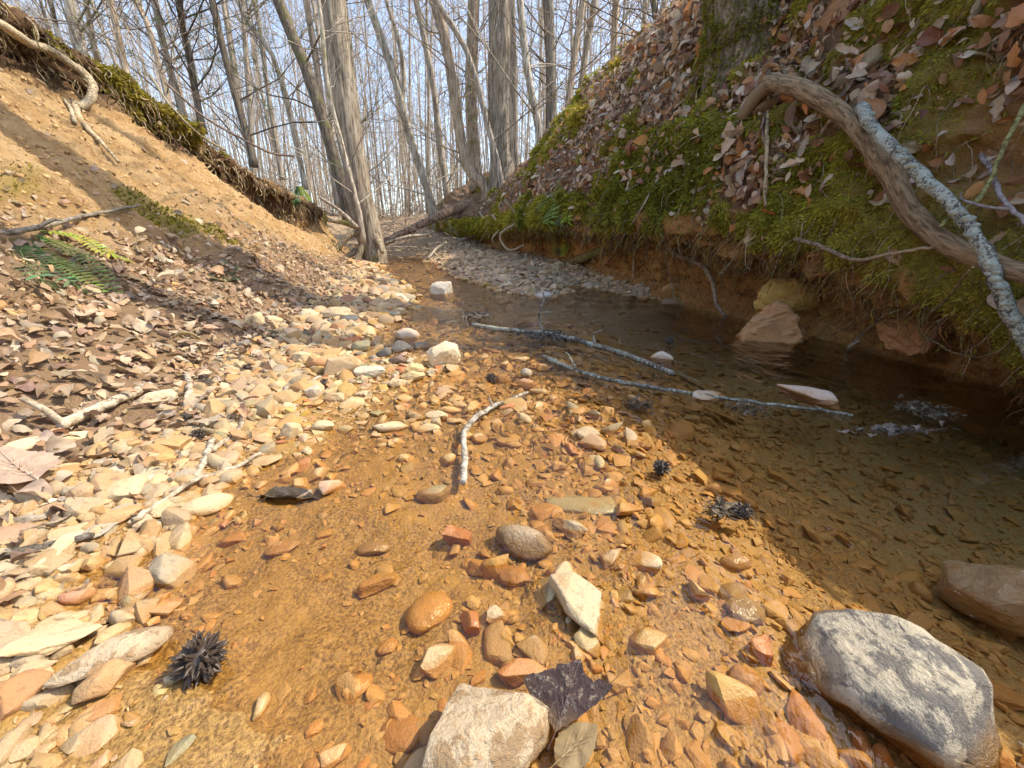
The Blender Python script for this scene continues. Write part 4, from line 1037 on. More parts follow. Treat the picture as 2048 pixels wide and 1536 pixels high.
wt = fw(r_lit) * (rc[:, 1] > .35) * (rc[:, 1] < 7) * (fw(ss) < 10.6) * np.interp(rc[:, 1], [.2, 1.5, 3, 8], [1.6, 1.4, .8, .35]) + .04 * (fw(ss) > 4) * (fw(hl) < .4) * (rc[:, 1] > .4) * (fw(ss) < 10)
scatter_leaves(right_bank, rightV, rightF, wt, 34000, PAL_R, 71, lambda P, r: np.clip(np.exp(r.normal(np.log(.034), .48, len(P))), .014, .12), 150, 'dry brown and grey leaf litter on the right bank slope', 'leaf_litter', .022)
lc_ = leftV[leftF].mean(1); lw = l_litter[leftF].mean(1) * (lc_[:, 1] > .1) * np.interp(lc_[:, 1], [.1, 1.2, 3, 7], [2.0, 1.6, .8, .5]) * (tt[leftF].mean(1) < 1.3) + .035
scatter_leaves(left_bank, leftV, leftF, lw, 19000, PAL_L, 72, lambda P, r: np.clip(np.exp(r.normal(np.log(.0235), .40, len(P))), .012, .06), 130, 'sun bleached tan leaf litter at the foot of the left bank', 'leaf_litter', .012)
bw = ((dl_ < -.06) & (dl_ > -1.0) & (cy_ > .45) & (cy_ < 5)) * np.interp(dl_, [-.5, -.3, -.2, -.06], [1, .8, .25, .06]) * np.interp(cy_, [.1, .5, .8, 3], [.0, .1, 1, .6])
scatter_leaves(stream_bed, bedV, bedF, bw, 5000, PAL_L, 73, lambda P, r: np.clip(np.exp(r.normal(np.log(.028), .38, len(P))), .015, .08), 60, 'tan leaf fragments strewn among the shore stones', 'leaf_litter', .012)
gcen = groundV[groundF].mean(1); gw = (gcen[:, 1] > 4.5) * (gcen[:, 1] < 22) * (np.abs(gcen[:, 0]) < 9) * 1.0
s_ = Soup(); r = np.random.default_rng(74); P, N, ci = sample(groundV, groundF, 9000, gw, 74); N = N * np.sign(N[:, 2:3]); N2 = N + r.normal(size=N.shape) * .4; N2 /= np.linalg.norm(N2, axis=1, keepdims=True)
Rm = frames(N2, r.uniform(0, 6.28, 9000)); sz = r.uniform(.06, .13, (9000, 1)) * np.ones((1, 3))
pid = r.integers(0, 16, 9000)
for k in range(16):
    m_ = pid == k; W, Fq = put(*LP_LO[k], P[m_] + N[m_] * .03, Rm[m_], sz[m_]); s_.add(W, Fq, np.repeat(PAL_L[r.integers(0, 7, m_.sum())], len(LP_LO[k][0]), 0))
tag(link('leaf_litter', s_.mesh('leaf_litter'), M_LEAF_A), 'pale leaf litter on the forest floor beyond the bend', None, None, 'stuff')
# ------------------------------------------------------------------ moss and hanging roots
def moss_soup(V, F, wt, n, seed, pal, lmin, lmax, wid, droop, name, label):
    r = np.random.default_rng(seed); P, N, ci = sample(V, F, n, wt, seed)
    dep = np.maximum(project(P)[2], .3); k = np.clip(dep / 1.3, .7, 3.5)[:, None]
    tan = r.normal(size=P.shape) * .75; D = N * r.uniform(.5, 1.0, (n, 1)) + tan * .6 + np.array([0, 0, -droop]); D /= np.linalg.norm(D, axis=1, keepdims=True)
    sd = np.cross(D, r.normal(size=P.shape)); sd /= np.linalg.norm(sd, axis=1, keepdims=True) + 1e-9
    ln = r.uniform(lmin, lmax, (n, 1)) * k; wd = wid * k * r.uniform(.6, 1.4, (n, 1))
    B0 = P - N * .003; M1 = B0 + D * ln * .55; tip = B0 + D * ln + np.array([0, 0, -1.0]) * ln * .25 * droop
    W = np.stack([B0, M1 + sd * wd, tip, M1 - sd * wd], 1).reshape(-1, 3)
    Fq = (np.array([[0, 1, 2, 3]])[None] + (np.arange(n) * 4)[:, None, None]).reshape(-1, 4)
    g = np.clip(.5 + .9 * fbm(P, 3.0, 3, seed) + .25 * r.normal(size=n), 0, 1)[:, None]
    gold = np.clip(.5 + 1.2 * fbm(P, 1.3, 2, seed + 9), 0, 1)[:, None]
    c = (np.array(pal[0]) * (1 - g) + np.array(pal[1]) * g) * (1 - gold * .7) + np.array(pal[2]) * gold * .7
    c = np.repeat(c * r.uniform(.7, 1.3, (n, 1)), 4, 0)
    s_ = Soup(); s_.add(W, Fq, c); o = link(name, s_.mesh(name), M_MOSS); return tag(o, label, None, None, 'stuff')
MOSS_PAL = ((.20, .20, .018), (.46, .43, .045), (.54, .40, .06))
rm = fw(r_moss); vw = (rc[:, 1] > .35) * (rc[:, 1] < 7.5) * np.interp(rc[:, 1], [.4, 1, 3, 7], [1, 1, .6, .35])
moss_soup(rightV, rightF, (rm ** 1.5) * vw * (fw(ss) < 10.5) * np.where(np.abs(fw(ss) - 4.4) < 1.2, 1.7, 1), 150000, 81, MOSS_PAL, .010, .026, .0027, .45, 'moss', 'green and gold moss carpet on the right bank')
lmw = l_moss[leftF].mean(1) * (lc_[:, 1] > .2) * (tt[leftF].mean(1) < 1.3)
moss_soup(leftV, leftF, lmw ** 1.3, 30000, 82, ((.16, .15, .015), (.33, .30, .03), (.42, .31, .04)), .008, .020, .0030, .35, 'moss', 'golden moss patches on the left bank crest')

# moss fleece on the trunk that stands on the right bank
hh_ = mpath[mpath[:, 2] < mpath[0, 2] + 2.2]; tv, tf = tube(hh_, mrad[:len(hh_)] * 1.02, 28, .1, 20, knobs=.10, cap=False)
tcen = tv[tf[0]].mean(1); mo = moss_soup(tv, tf[0], np.where(tcen[:, 0] < mpath[0, 0] + .05, 1.0, .08), 16000, 88, ((.09, .11, .012), (.22, .23, .02), (.28, .22, .03)), .010, .024, .0030, .5, 'moss', None)
mo.parent = mt; mo.matrix_world = Matrix.Identity(4); mo.name = 'moss_fleece'; mo.location = -mt.location
def strands(V, F, wt, n, seed, lmin, lmax, rad, name, label, pal, wild=.25, out=.02):
    r = np.random.default_rng(seed); P, N, ci = sample(V, F, n, wt, seed); s_ = Soup()
    dep = np.maximum(project(P)[2], .3)
    for i in range(n):
        L_ = r.uniform(lmin, lmax); k = 5; d = N[i] * r.uniform(.2, .9) + np.array([0, 0, -.4]) + r.normal(size=3) * .3; pts = [P[i] - N[i] * .01]
        for j in range(k):
            d = d * .72 + np.array([0, 0, -.45]) + r.normal(size=3) * wild; d /= np.linalg.norm(d); pts.append(pts[-1] + d * L_ / k)
        rr = rad * r.uniform(.5, 1.5) * min(3.2, max(.8, dep[i] / 1.1))
        s_.add(*tube(smooth_path(pts, 7), np.linspace(rr, rr * .35, 7), 3, cap=False), col=np.array(pal[r.integers(0, len(pal))]) * r.uniform(.7, 1.25))
    return tag(link(name, s_.mesh(name), M_ROOT), label, None, None, 'stuff')
ROOTC = [(.30, .19, .085), (.22, .12, .05), (.38, .28, .15), (.26, .20, .06), (.34, .15, .05)]
sm = fw(ss)
strands(rightV, rightF, ((sm > 2.3) & (sm < 4.8)) * vw, 4200, 83, .03, .15, .0014, 'hanging_roots', 'fine brown roots and dead moss hanging from the undercut right bank', ROOTC + [(.40, .33, .06), (.50, .36, .08), (.52, .40, .22), (.46, .36, .10), (.34, .2, .09), (.26, .15, .07)], .52)
strands(rightV, rightF, ((sm > .8) & (sm < 3.0)) * vw, 3000, 84, .02, .09, .0014, 'root_fringe', 'rootlets sticking out of the red earth under the right bank', [(.36, .2, .08), (.28, .15, .06), (.50, .26, .09), (.46, .34, .18)], .45)
strands(rightV, rightF, (sm > 4.2) * (sm < 9.5) * vw, 2800, 85, .06, .24, .0012, 'dry_grass', 'pale dry grass blades and stems lying on the right bank', [(.52, .42, .26), (.44, .34, .2), (.56, .48, .33)], .35)
tl = tt[leftF].mean(1)
strands(leftV, leftF, ((tl > .83) & (tl < 1.08) & (lc_[:, 1] > 1.0)) * 1.0, 3000, 86, .04, .20, .0020, 'hanging_roots', 'tan roots and dry grass hanging over the left bank crest', [(.50, .39, .22), (.40, .30, .15), (.34, .26, .10), (.56, .46, .30), (.26, .17, .09), (.20, .13, .07)], .42)
strands(leftV, leftF, ((tl > 1.0) & (tl < 1.5) & (lc_[:, 1] > 1.0)) * 1.0, 900, 87, .06, .2, .0022, 'dry_grass', 'dry grass along the top of the left bank', [(.50, .42, .25), (.42, .34, .16), (.30, .30, .10)], .35)

# ------------------------------------------------------------------ roots, branches and sticks
def stick(name, trace, w0, w1, col, label, cat='stick', m=None, trees=ALLB, off=.012, shoots=(), sides=8, knobs=.12, group=None, n=28, seed=1, flat=0.0, lichen=0, dips=None, smooth_off=False, ridge=0.0):
    """trace in the photograph, laid on (and a little off) the surface behind it"""
    P = []; hits = [hit(px, py, trees) for px, py in trace]
    dd = [h[2] for h in hits]
    if smooth_off:
        k = np.array(dd); t = np.arange(len(k)); fit = np.polyfit(t, k, min(2, len(k) - 1)); f = np.polyval(fit, t); f = f - max(0, (f - k).max()); dd = list(np.minimum(f, k) )
    for i, (px, py) in enumerate(trace):
        o = off[i] if isinstance(off, (list, tuple)) else off
        P.append((CAMP + ray(px, py) * (dd[i] - o))[:])
    P = np.array(P); base = P.mean(0); path = smooth_path(P, n) - base; path[1:-1] += np.random.default_rng(seed).normal(size=(n - 2, 3)) * .0012
    dep = project(path + base)[2]; r0 = np.linspace(w0, w1, n) * .5 * dep / FPX
    V, F = tube(path, r0 * (1 + .10 * fbm(path * 1.0 + seed, 9, 2, seed)), sides, ridge, seed, knobs=knobs)
    an = np.linspace(0, 2 * np.pi, sides, endpoint=False); al = np.concatenate([[0], np.cumsum(np.linalg.norm(np.diff(path, axis=0), axis=1))])
    ax = np.stack([(np.cos(an)[None] * r0[:, None]).ravel(), (np.sin(an)[None] * r0[:, None]).ravel(), np.repeat(al, sides)], 1); ax = np.vstack([ax, np.zeros((len(V) - len(ax), 3))])
    root = tag(link(name, build_mesh(name, V, F, True, {'axis': ax}), m or M_STICK, None, base, col), label, cat, group)
    for q in shoots:
        tr_, a, b_ = q[:3]; pp = []
        i0 = int(np.argmin([(p[0] - tr_[0][0]) ** 2 + (p[1] - tr_[0][1]) ** 2 for p in zip(*project(path + base)[:2])])); d0 = np.linalg.norm(path[i0] + base - np.array(CAMP[:]))
        for j, (px, py) in enumerate(tr_): pp.append((CAMP + ray(px, py) * (d0 - .006 * j * (q[3] if len(q) > 3 else 0)))[:])
        sp_ = smooth_path(pp, 12) - base; dp = project(sp_ + base)[2]; V, F = tube(sp_, np.linspace(a, b_, 12) * .5 * dp / FPX, 6, 0, seed + 5, knobs=.1)
        link('side_shoot', build_mesh('side_shoot', V, F), m or M_STICK, root, color=col)
    lp = None
    if lichen:
        s_ = Soup(); r = np.random.default_rng(seed + 40)
        for _ in range(lichen):
            i = int(np.clip((r.choice(6) + .5) / 6 * n + r.normal() * n * .035, 1, n - 2)) if r.random() < .8 else r.integers(1, n - 1); c = path[i]; rr = r0[i]; V, F = stone_verts(int(r.integers(0, 999)), 1, 2, .25)
            d = np.array([*(-np.array(c + base))[:2], .35 - (c + base)[2] + .25]); d /= np.linalg.norm(d); d = d + r.normal(size=3) * .6; d /= np.linalg.norm(d)
            s_.add(V * rr * r.uniform(.35, .75) * np.array([1, 1, .8]) + c + d * rr * .75, F, np.array([.56, .56, .44]) * r.uniform(.75, 1.15))
        lp = link('lichen', s_.mesh('lichen'), M_MOSS, root); lp['kind'] = 'stuff'
    return root
BROWN = (.33, .215, .125); BLEACH = (.56, .47, .34); GRYW = (.42, .38, .31)
stick('fallen_branch', [(1538, 165), (1565, 168), (1612, 182), (1690, 235), (1738, 288), (1782, 352), (1830, 432), (1900, 492), (1990, 528), (2090, 562), (2230, 625), (2380, 720)], 31, 40, (.36, .245, .13),
      'thick bare brown branch curving down the right bank', 'branch', trees=(B_RIGHT,), off=.05, sides=14, n=44, knobs=.03, ridge=.05, smooth_off=True, m=bark_material('peeling_bark', 'obj', 0, .16, 130, 0, .7, True),
      shoots=[([(1545, 170), (1515, 190), (1480, 238)], 34, 24)])
stick('fallen_branch', [(1722, 215), (1745, 255), (1795, 308), (1855, 362), (1922, 432), (1965, 492), (1992, 560), (2020, 625), (2070, 720), (2120, 850), (2160, 960)], 22, 28, (.20, .18, .145),
      'grey branch crusted with pale green lichen crossing the brown branch', 'branch', M_LICHEN_STICK, (B_RIGHT,), .10, n=44, knobs=.2, smooth_off=True, lichen=120, seed=3)
stick('twig', [(1537, 190), (1533, 300), (1530, 412)], 6, 7, (.50, .38, .22), 'slim upright tan twig in front of the leaf litter on the right bank', 'twig', None, (B_RIGHT,), .06, smooth_off=True)
stick('twig', [(2060, 195), (2020, 270), (1962, 390), (1915, 425), (1880, 452)], 9, 6, (.33, .31, .12), 'yellow green twig in front of the bare earth hollow', 'twig', None, (B_RIGHT,), .13, smooth_off=True)
stick('twig', [(1962, 310), (1985, 345), (1998, 390), (2048, 442), (2075, 470)], 8, 9, (.40, .33, .31), 'grey forked twig beside the yellow green twig', 'twig', None, (B_RIGHT,), .12, smooth_off=True, shoots=[([(2022, 418), (1980, 415), (1925, 400), (1922, 385)], 7, 4)])
stick('root', [(1330, 485), (1352, 508), (1402, 530), (1425, 565), (1432, 605), (1455, 638)], 11, 6, (.40, .31, .22), 'grey root hanging from the undercut down to the pool', 'root', None, (B_RIGHT,), .05, smooth_off=True, shoots=[([(1405, 533), (1440, 522), (1465, 508)], 6, 4)])
stick('root', [(1440, 548), (1470, 535), (1490, 523)], 9, 4, (.42, .34, .27), 'short broken root stub right of the hanging grey root', 'root', None, (B_RIGHT,), .04, n=10)
stick('root', [(1122, 532), (1160, 518), (1205, 500), (1240, 488)], 22, 12, (.32, .24, .10), 'moss crusted root stub pointing down left below the ferns', 'root', M_BARK_MOSS, (B_RIGHT,), .05, sides=10)
stick('root', [(1590, 478), (1640, 492), (1690, 515), (1720, 520), (1762, 512), (1820, 500), (1868, 494)], 8, 6, (.38, .27, .17), 'long brown root running level under the moss lip', 'root', None, (B_RIGHT,), .04, smooth_off=True)
stick('root', [(1945, 535), (1900, 590), (1850, 640), (1838, 660), (1880, 690), (1920, 708), (1970, 712), (2015, 690), (2020, 660)], 5, 5, (.36, .28, .14), 'thin looping root under the lichened branch', 'root', None, (B_RIGHT,), .06, smooth_off=True, n=40)
stick('root', [(1720, 680), (1690, 700), (1740, 655), (1762, 630)], 5, 3, (.42, .35, .25), 'pale rootlet dipping to the pool beside the blocky orange rock', 'root', None, (B_RIGHT,), .05, n=16)
stick('root', [(1330, 505), (1342, 560), (1352, 610), (1370, 660)], 3, 2, (.42, .32, .2), 'straight thin stem leaning from the bank into the pool', 'root', None, (B_RIGHT,), .07, n=12, smooth_off=True)
stick('twig', [(1320, 350), (1275, 430), (1215, 525)], 4, 3, (.52, .42, .30), 'straight pale stem slanting down from the mossy lip', 'twig', None, (B_RIGHT,), .06, n=12, smooth_off=True)
stick('twig', [(1268, 440), (1268, 500), (1267, 558)], 4, 3, (.50, .38, .26), 'straight hanging stem right of the slanting pale stem', 'twig', None, (B_RIGHT,), .05, n=12)
for k, tr_ in enumerate([[(1010, 400), (1035, 440), (1000, 470), (1018, 500), (1050, 490)], [(985, 430), (1000, 455), (985, 480), (1010, 500)], [(1040, 385), (1050, 430), (1070, 460), (1085, 490)], [(960, 425), (975, 455), (960, 485)]]):
    stick('root', tr_, 5, 4, (.52, .43, .28), ['looping pale root on the far mossy bank face', 'curly pale root left of the looping one', 'pale root beside the hanging ferns', 'pale root at the far end of the right bank'][k], 'root', None, (B_RIGHT,), .05, smooth_off=True, seed=k)
# left bank
stick('root', [(-30, 30), (20, 60), (62, 88), (100, 100), (142, 128), (172, 152), (186, 178), (178, 202), (156, 214)], 17, 14, (.54, .44, .28), 'smooth tan root arching out of the upper left bank', 'root', None, (B_LEFT,), .12, sides=10, n=36, smooth_off=True, seed=8)
stick('root', [(150, 206), (158, 235), (180, 262), (208, 290), (238, 325)], 13, 5, (.58, .46, .28), 'tan root running down the bare slope below the arching root', 'root', None, (B_LEFT,), .03, sides=8, smooth_off=True)
stick('root', [(150, 245), (140, 215), (128, 200)], 8, 5, (.56, .46, .30), 'short side root left of the arching root', 'root', None, (B_LEFT,), .04, n=10)
stick('fallen_branch', [(-20, 468), (40, 462), (105, 448), (175, 430), (280, 410)], 14, 4, (.30, .26, .20), 'dark branch lying across the left slope above the fern', 'branch', None, (B_LEFT,), .02, smooth_off=True, shoots=[([(75, 455), (105, 440), (125, 440)], 8, 4)])
stick('fallen_branch', [(330, 165), (370, 200), (410, 235), (470, 270), (540, 305), (590, 312)], 5, 4, (.30, .22, .17), 'thin dark vine stem leaning over the left bank crest', 'branch', None, (B_LEFT,), .35, smooth_off=True)
stick('fallen_branch', [(300, 150), (340, 210), (400, 270), (450, 300)], 5, 4, (.38, .32, .2), 'thin grey stem lying down the crest moss', 'branch', None, (B_LEFT,), .10, smooth_off=True)
stick('stick', [(300, 772), (235, 800), (170, 828), (120, 848)], 17, 22, BLEACH, 'thick forked driftwood stick in the leaf litter', 'stick', None, (B_BED, B_LEFT), .035, shoots=[([(125, 845), (90, 820), (42, 795)], 13, 11)], knobs=.2)
stick('stick', [(372, 745), (380, 775), (373, 805), (378, 830)], 10, 13, BLEACH, 'short curved grey stick standing beside the square cream block', 'stick', None, (B_BED, B_LEFT), .03)
stick('stick', [(602, 742), (575, 775), (552, 805), (535, 842)], 11, 7, (.46, .37, .26), 'bent brown stick lying from the shore into the shallows', 'stick', None, (B_BED, B_LEFT), .012, shoots=[([(545, 818), (548, 845)], 9, 6)])
stick('stick', [(486, 828), (478, 862), (445, 885), (425, 900)], 10, 9, (.52, .42, .30), 'crooked stick pointing at the gum ball in the shallows', 'stick', None, (B_BED, B_LEFT), .012, shoots=[([(455, 878), (470, 905), (440, 920)], 7, 5)])
stick('stick', [(425, 880), (410, 920), (388, 955)], 12, 11, BLEACH, 'short pale stick end below the crooked stick', 'stick', None, (B_BED, B_LEFT), .014)
stick('stick', [(522, 906), (470, 935), (385, 962), (330, 1000), (265, 1040)], 6, 12, BLEACH, 'long pale stick lying on the wet stones at the left shore', 'stick', None, (B_BED, B_LEFT), .016, smooth_off=True)
stick('stick', [(190, 938), (130, 965), (80, 985)], 5, 5, (.34, .28, .22), 'thin dark twig beside the pink tan leaf', 'twig', None, (B_BED, B_LEFT), .01, n=10)
stick('stick', [(190, 1002), (120, 1040), (40, 1062)], 6, 4, (.38, .31, .23), 'thin dark twig across the pale grey block', 'twig', None, (B_BED, B_LEFT), .02, n=12)
stick('stick', [(185, 1072), (90, 1092), (-10, 1110)], 13, 16, (.22, .19, .15), 'dark rotten stick beside the beige block with the vein', 'stick', None, (B_BED, B_LEFT), .012)
stick('stick', [(1055, 785), (1020, 800), (985, 814), (950, 835), (928, 868), (930, 910), (926, 965)], 6, 14, (.50, .45, .36), 'curved grey stick standing out of the sunlit shallows', 'stick', None, (B_BED,), .03, smooth_off=True, shoots=[([(985, 814), (980, 800), (978, 792)], 5, 2)])
# branches lying in the pool
stick('fallen_branch', [(945, 650), (1010, 660), (1080, 665), (1150, 680), (1230, 702), (1300, 728), (1345, 748)], 9, 11, (.24, .21, .165), 'long grey lichened branch lying in the pool, farther of the two', 'branch', M_POOL_STICK, (B_WATER,), .010, n=40,
      shoots=[([(1085, 664), (1078, 630), (1088, 600), (1086, 585)], 5, 3, 3), ([(1190, 690), (1188, 668), (1205, 660)], 5, 2, 2), ([(1325, 740), (1322, 725)], 4, 2, 1), ([(1088, 632), (1105, 622)], 3, 2, 1)], lichen=60, seed=12)
stick('fallen_branch', [(1085, 712), (1150, 740), (1250, 766), (1370, 785), (1480, 800), (1600, 815), (1705, 830)], 10, 6, (.22, .20, .155), 'long lichen covered branch lying in the pool, nearer of the two', 'branch', M_POOL_STICK, (B_WATER,), .004, n=40, shoots=[([(1155, 742), (1140, 715), (1132, 705)], 6, 3, 2)], lichen=70, seed=14)
stick('twig', [(1345, 748), (1400, 775), (1450, 800)], 5, 3, (.16, .10, .06), 'dark drowned twig continuing from the farther pool branch', 'twig', None, (B_BED,), .03, n=12)
stick('twig', [(922, 618), (932, 640), (936, 652)], 4, 3, BLEACH, 'short white twig sticking up at the branch tip', 'twig', None, (B_BED,), .05, n=8)
stick('twig', [(948, 628), (965, 648), (972, 655)], 5, 4, BLEACH, 'second short white twig leaning on the debris at the branch tip', 'twig', None, (B_BED,), .05, n=8)
stick('twig', [(672, 618), (680, 640), (686, 648)], 4, 3, BLEACH, 'white twig leaning on the dark stones of the farther shadow band', 'twig', None, (B_BED,), .04, n=8)
# logs beyond the bend
def log(name, A, B, ya, yb, w0, w1, col, label, m=None):
    a, b_ = at_y(*A, ya), at_y(*B, yb); path = smooth_path(np.array([a[:], ((a + b_) / 2 + Vector((0, 0, .03)))[:], b_[:]]), 16); base = path[0].copy()
    dep = project(path)[2]; V, F = tube(path - base, np.linspace(w0, w1, 16) * .5 * dep / FPX, 12, .08, 3, knobs=.15); return tag(link(name, build_mesh(name, V, F), m or M_BARK, None, base, col), label, 'log')
log('fallen_log', (758, 490), (960, 400), 6.6, 7.4, 13, 20, (.36, .24, .16), 'fallen brown log slanting from the stream bend up to the right bank')
log('fallen_log', (770, 486), (858, 470), 6.0, 6.3, 5, 7, BLEACH, 'thin pale pole lying under the fallen brown log')
log('fallen_log', (855, 518), (892, 485), 5.6, 6.2, 5, 4, BLEACH, 'pale stick leaning on the far end of the right bank')
log('fallen_log', (640, 395), (715, 455), 5.1, 5.0, 6, 8, (.46, .38, .28), 'grey pole leaning on the roots of the thick ridged tree')
# twiggy brush around the bend
s_ = Soup(); r = np.random.default_rng(31)
for _ in range(420):
    Y = r.uniform(6.2, 11); x = -.20 * Y + r.normal() * (.10 * Y) ; z = float(max(ground_height(np.array([[x]]), np.array([[Y]]))[0, 0], bed_height(np.array([[x]]), np.array([[Y]]))[0, 0] if Y < 9 else -9)) + r.random() ** 2 * .35
    d = np.array([r.normal(), r.normal(), abs(r.normal()) * .6]); d /= np.linalg.norm(d); L_ = r.uniform(.25, 1.0); a = np.array([x, Y, z])
    pts = smooth_path([a, a + d * L_ * .5 + r.normal(size=3) * .06, a + d * L_ + r.normal(size=3) * .1], 6); rr = r.uniform(.003, .009)
    s_.add(*tube(pts, np.linspace(rr, rr * .4, 6), 3, cap=False), col=np.array([(.52, .42, .3), (.42, .33, .24), (.60, .52, .4)][r.integers(0, 3)]))
tag(link('brush', s_.mesh('brush'), M_ROOT), 'tangle of dead twigs beyond the stream bend', None, None, 'stuff')

# ------------------------------------------------------------------ ferns
def frond_mesh(path, L_leaf, up, pairs=22, seed=0):
    r = np.random.default_rng(seed); s_ = Soup(); n = len(path); T_ = np.gradient(path, axis=0); T_ /= np.linalg.norm(T_, axis=1, keepdims=True)
    s_.add(*tube(path, np.linspace(.0022, .0007, n), 4, cap=False))
    for i in range(pairs):
        t = (i + .6) / pairs; k = t * (n - 1); j = min(int(k), n - 2); c = path[j] + (path[j + 1] - path[j]) * (k - j); d = T_[j]; side = np.cross(d, up); side /= np.linalg.norm(side) + 1e-9; nn = np.cross(side, d)
        ll = L_leaf * (math.sin(math.pi * (.16 + .84 * (1 - t)) * .92) ** .7) * r.uniform(.9, 1.08); wv = L_leaf * .145
        for sg in (-1, 1):
            a = side * sg; tipd = a * .93 + d * .33; tipd /= np.linalg.norm(tipd); perp = np.cross(nn, tipd)
            q = np.array([c + d * .001, c + tipd * ll * .25 + perp * wv, c + tipd * ll * .65 + perp * wv * .72 + nn * ll * .05, c + tipd * ll - nn * ll * .05, c + tipd * ll * .65 - perp * wv * .72 + nn * ll * .05, c + tipd * ll * .25 - perp * wv * 1.1])
            s_.add(q, [np.array([[0, 1, 2, 5], [5, 2, 3, 4]])])
    return s_
def fern(traces, trees, off, L_leaf, cols, label, up=(0, 0, 1), arch=.02, single=False):
    h0 = hit(*traces[0][0], trees); base = h0[0] - ray(*traces[0][0]) * .01; root = tag(empty('fern', base), label, 'fern')
    for k, tr_ in enumerate(traces):
        hs = [hit(px, py, trees) for px, py in tr_]; dmin = [h[2] for h in hs]
        P = [(CAMP + ray(px, py) * (dmin[i] - off * (.3 + i)))[:] for i, (px, py) in enumerate(tr_)]
        path = smooth_path(P, 20) - np.array(base[:]); path[:, 2] += arch * np.sin(np.linspace(0, np.pi, 20))
        fs = frond_mesh(path, L_leaf, np.array(up, float), 22, k)
        if not single: link('frond', fs.mesh('frond'), M_FERN, root, color=cols[k % len(cols)]); continue
        fr = link('frond', build_mesh('frond', *tube(path, np.linspace(.0022, .0007, len(path)), 4, cap=False)), M_FERN, root, color=cols[k % len(cols)])
        for q in fs.V[1:]: link('leaflet', build_mesh('leaflet', q, np.array([[0, 1, 2, 5], [5, 2, 3, 4]])), M_FERN, fr, color=tuple(v * random.uniform(.75, 1.2) for v in cols[k % len(cols)]))
    return root
FGL = [(.20, .30, .06), (.26, .34, .06), (.14, .24, .08), (.40, .46, .06), (.16, .26, .09)]
FG = [(.10, .20, .05), (.16, .25, .045), (.08, .16, .06), (.26, .33, .04)]
fern([[(70, 470), (130, 510), (190, 545), (238, 588)], [(62, 478), (110, 535), (160, 560), (205, 585)], [(55, 485), (80, 530), (130, 570), (180, 590)], [(80, 462), (160, 490), (215, 520), (262, 522)], [(58, 490), (48, 520), (72, 560), (110, 580)]], (B_LEFT, B_BED), .014, .030, FGL,
     'green evergreen fern lying on the left slope in the shadow of a trunk', (.3, -.3, 1), .03, True)
fern([[(1112, 345), (1108, 400), (1098, 450), (1092, 500)], [(1105, 360), (1088, 410), (1080, 460), (1078, 500)], [(1118, 360), (1112, 420), (1108, 470), (1106, 510)]], (B_RIGHT,), .08, .075, [(.22, .30, .05), (.16, .22, .05), (.28, .34, .06)], 'dark hanging fern on the mossy face of the right bank', (-.6, -.8, .2), 0)
fern([[(1135, 418), (1134, 445), (1132, 480), (1128, 510)], [(1128, 425), (1118, 455), (1116, 490), (1120, 508)]], (B_RIGHT,), .08, .075, [(.36, .48, .05), (.14, .19, .06)], 'bright green hanging fern right of the dark one', (-.6, -.8, .2), 0, True)
fern([[(596, 372), (598, 392), (606, 410)], [(592, 372), (590, 395), (594, 412)], [(600, 372), (610, 392), (618, 402)]], (B_LEFT,), .02, .06, FG[1:], 'small bright fern hanging at the far end of the left bank', (.5, -.7, .3), 0)
fern([[(448, 560), (440, 545), (428, 530)], [(450, 560), (452, 540), (450, 520)], [(450, 560), (464, 545), (472, 532)], [(448, 562), (432, 556), (420, 552)], [(452, 562), (468, 558), (478, 556)]], (B_LEFT, B_BED), .02, .02, [(.14, .16, .05), (.2, .2, .08)], 'small grey green tuft of stems at the foot of the bare slope', (.2, -.4, 1), 0)

# ------------------------------------------------------------------ spiky gum balls
def gum_ball(px, py, wpx, col, label, seed, spikes=70, stem=False):
    P = on_bed(px, py + wpx * .28); dep = project(np.array([P[:]]))[2][0]; Rr = wpx * .5 * dep / FPX; r = np.random.default_rng(seed)
    root = tag(empty('gum_ball', (P.x, P.y, max(P.z, zw(P.y) - .004) + Rr * .62)), label, 'seed ball', 'gum tree seed balls'); V, F = stone_verts(seed, 3, 2, .12); link('core', build_mesh('core', V * Rr * .56, F), M_BALL, root, color=col)
    s_ = Soup(); g = (1 + 5 ** .5) / 2
    for i in range(spikes):
        z = 1 - 2 * (i + .5) / spikes; a = 2 * np.pi * i / g; d = np.array([math.cos(a) * math.sqrt(1 - z * z), math.sin(a) * math.sqrt(1 - z * z), z]) + r.normal(size=3) * .12; d /= np.linalg.norm(d)
        k = np.cross(d, r.normal(size=3)); k /= np.linalg.norm(k); l_ = Rr * r.uniform(.82, 1.1)
        s_.add(*tube(np.array([d * Rr * .45, d * l_ * .8, d * l_ + k * Rr * .12]), [Rr * .105, Rr * .07, Rr * .012], 5, cap=False))
        if i % 2 == 0:
            d3 = d + k * .22; d3 /= np.linalg.norm(d3); s_.add(*tube(np.array([d3 * Rr * .45, d3 * l_ * .75, d3 * l_ * .95 - k * Rr * .1]), [Rr * .095, Rr * .06, Rr * .012], 5, cap=False))
    if wpx > 60:
        for i in range(0, len(s_.V)): link('spike', build_mesh('spike', s_.V[i], s_.F[4][i] - s_.F[4][i].min()), M_BALL, root, color=col)
    else: link('spikes', s_.mesh('spikes'), M_BALL, root, color=col)
    if stem: link('stalk', build_mesh('stalk', *tube(np.array([[0, 0, 0], [Rr * .3, -Rr * 1.1, Rr * .1], [Rr * .4, -Rr * 1.9, -Rr * .3]]), Rr * .07, 5)), M_STICK, root, color=(.3, .2, .1))
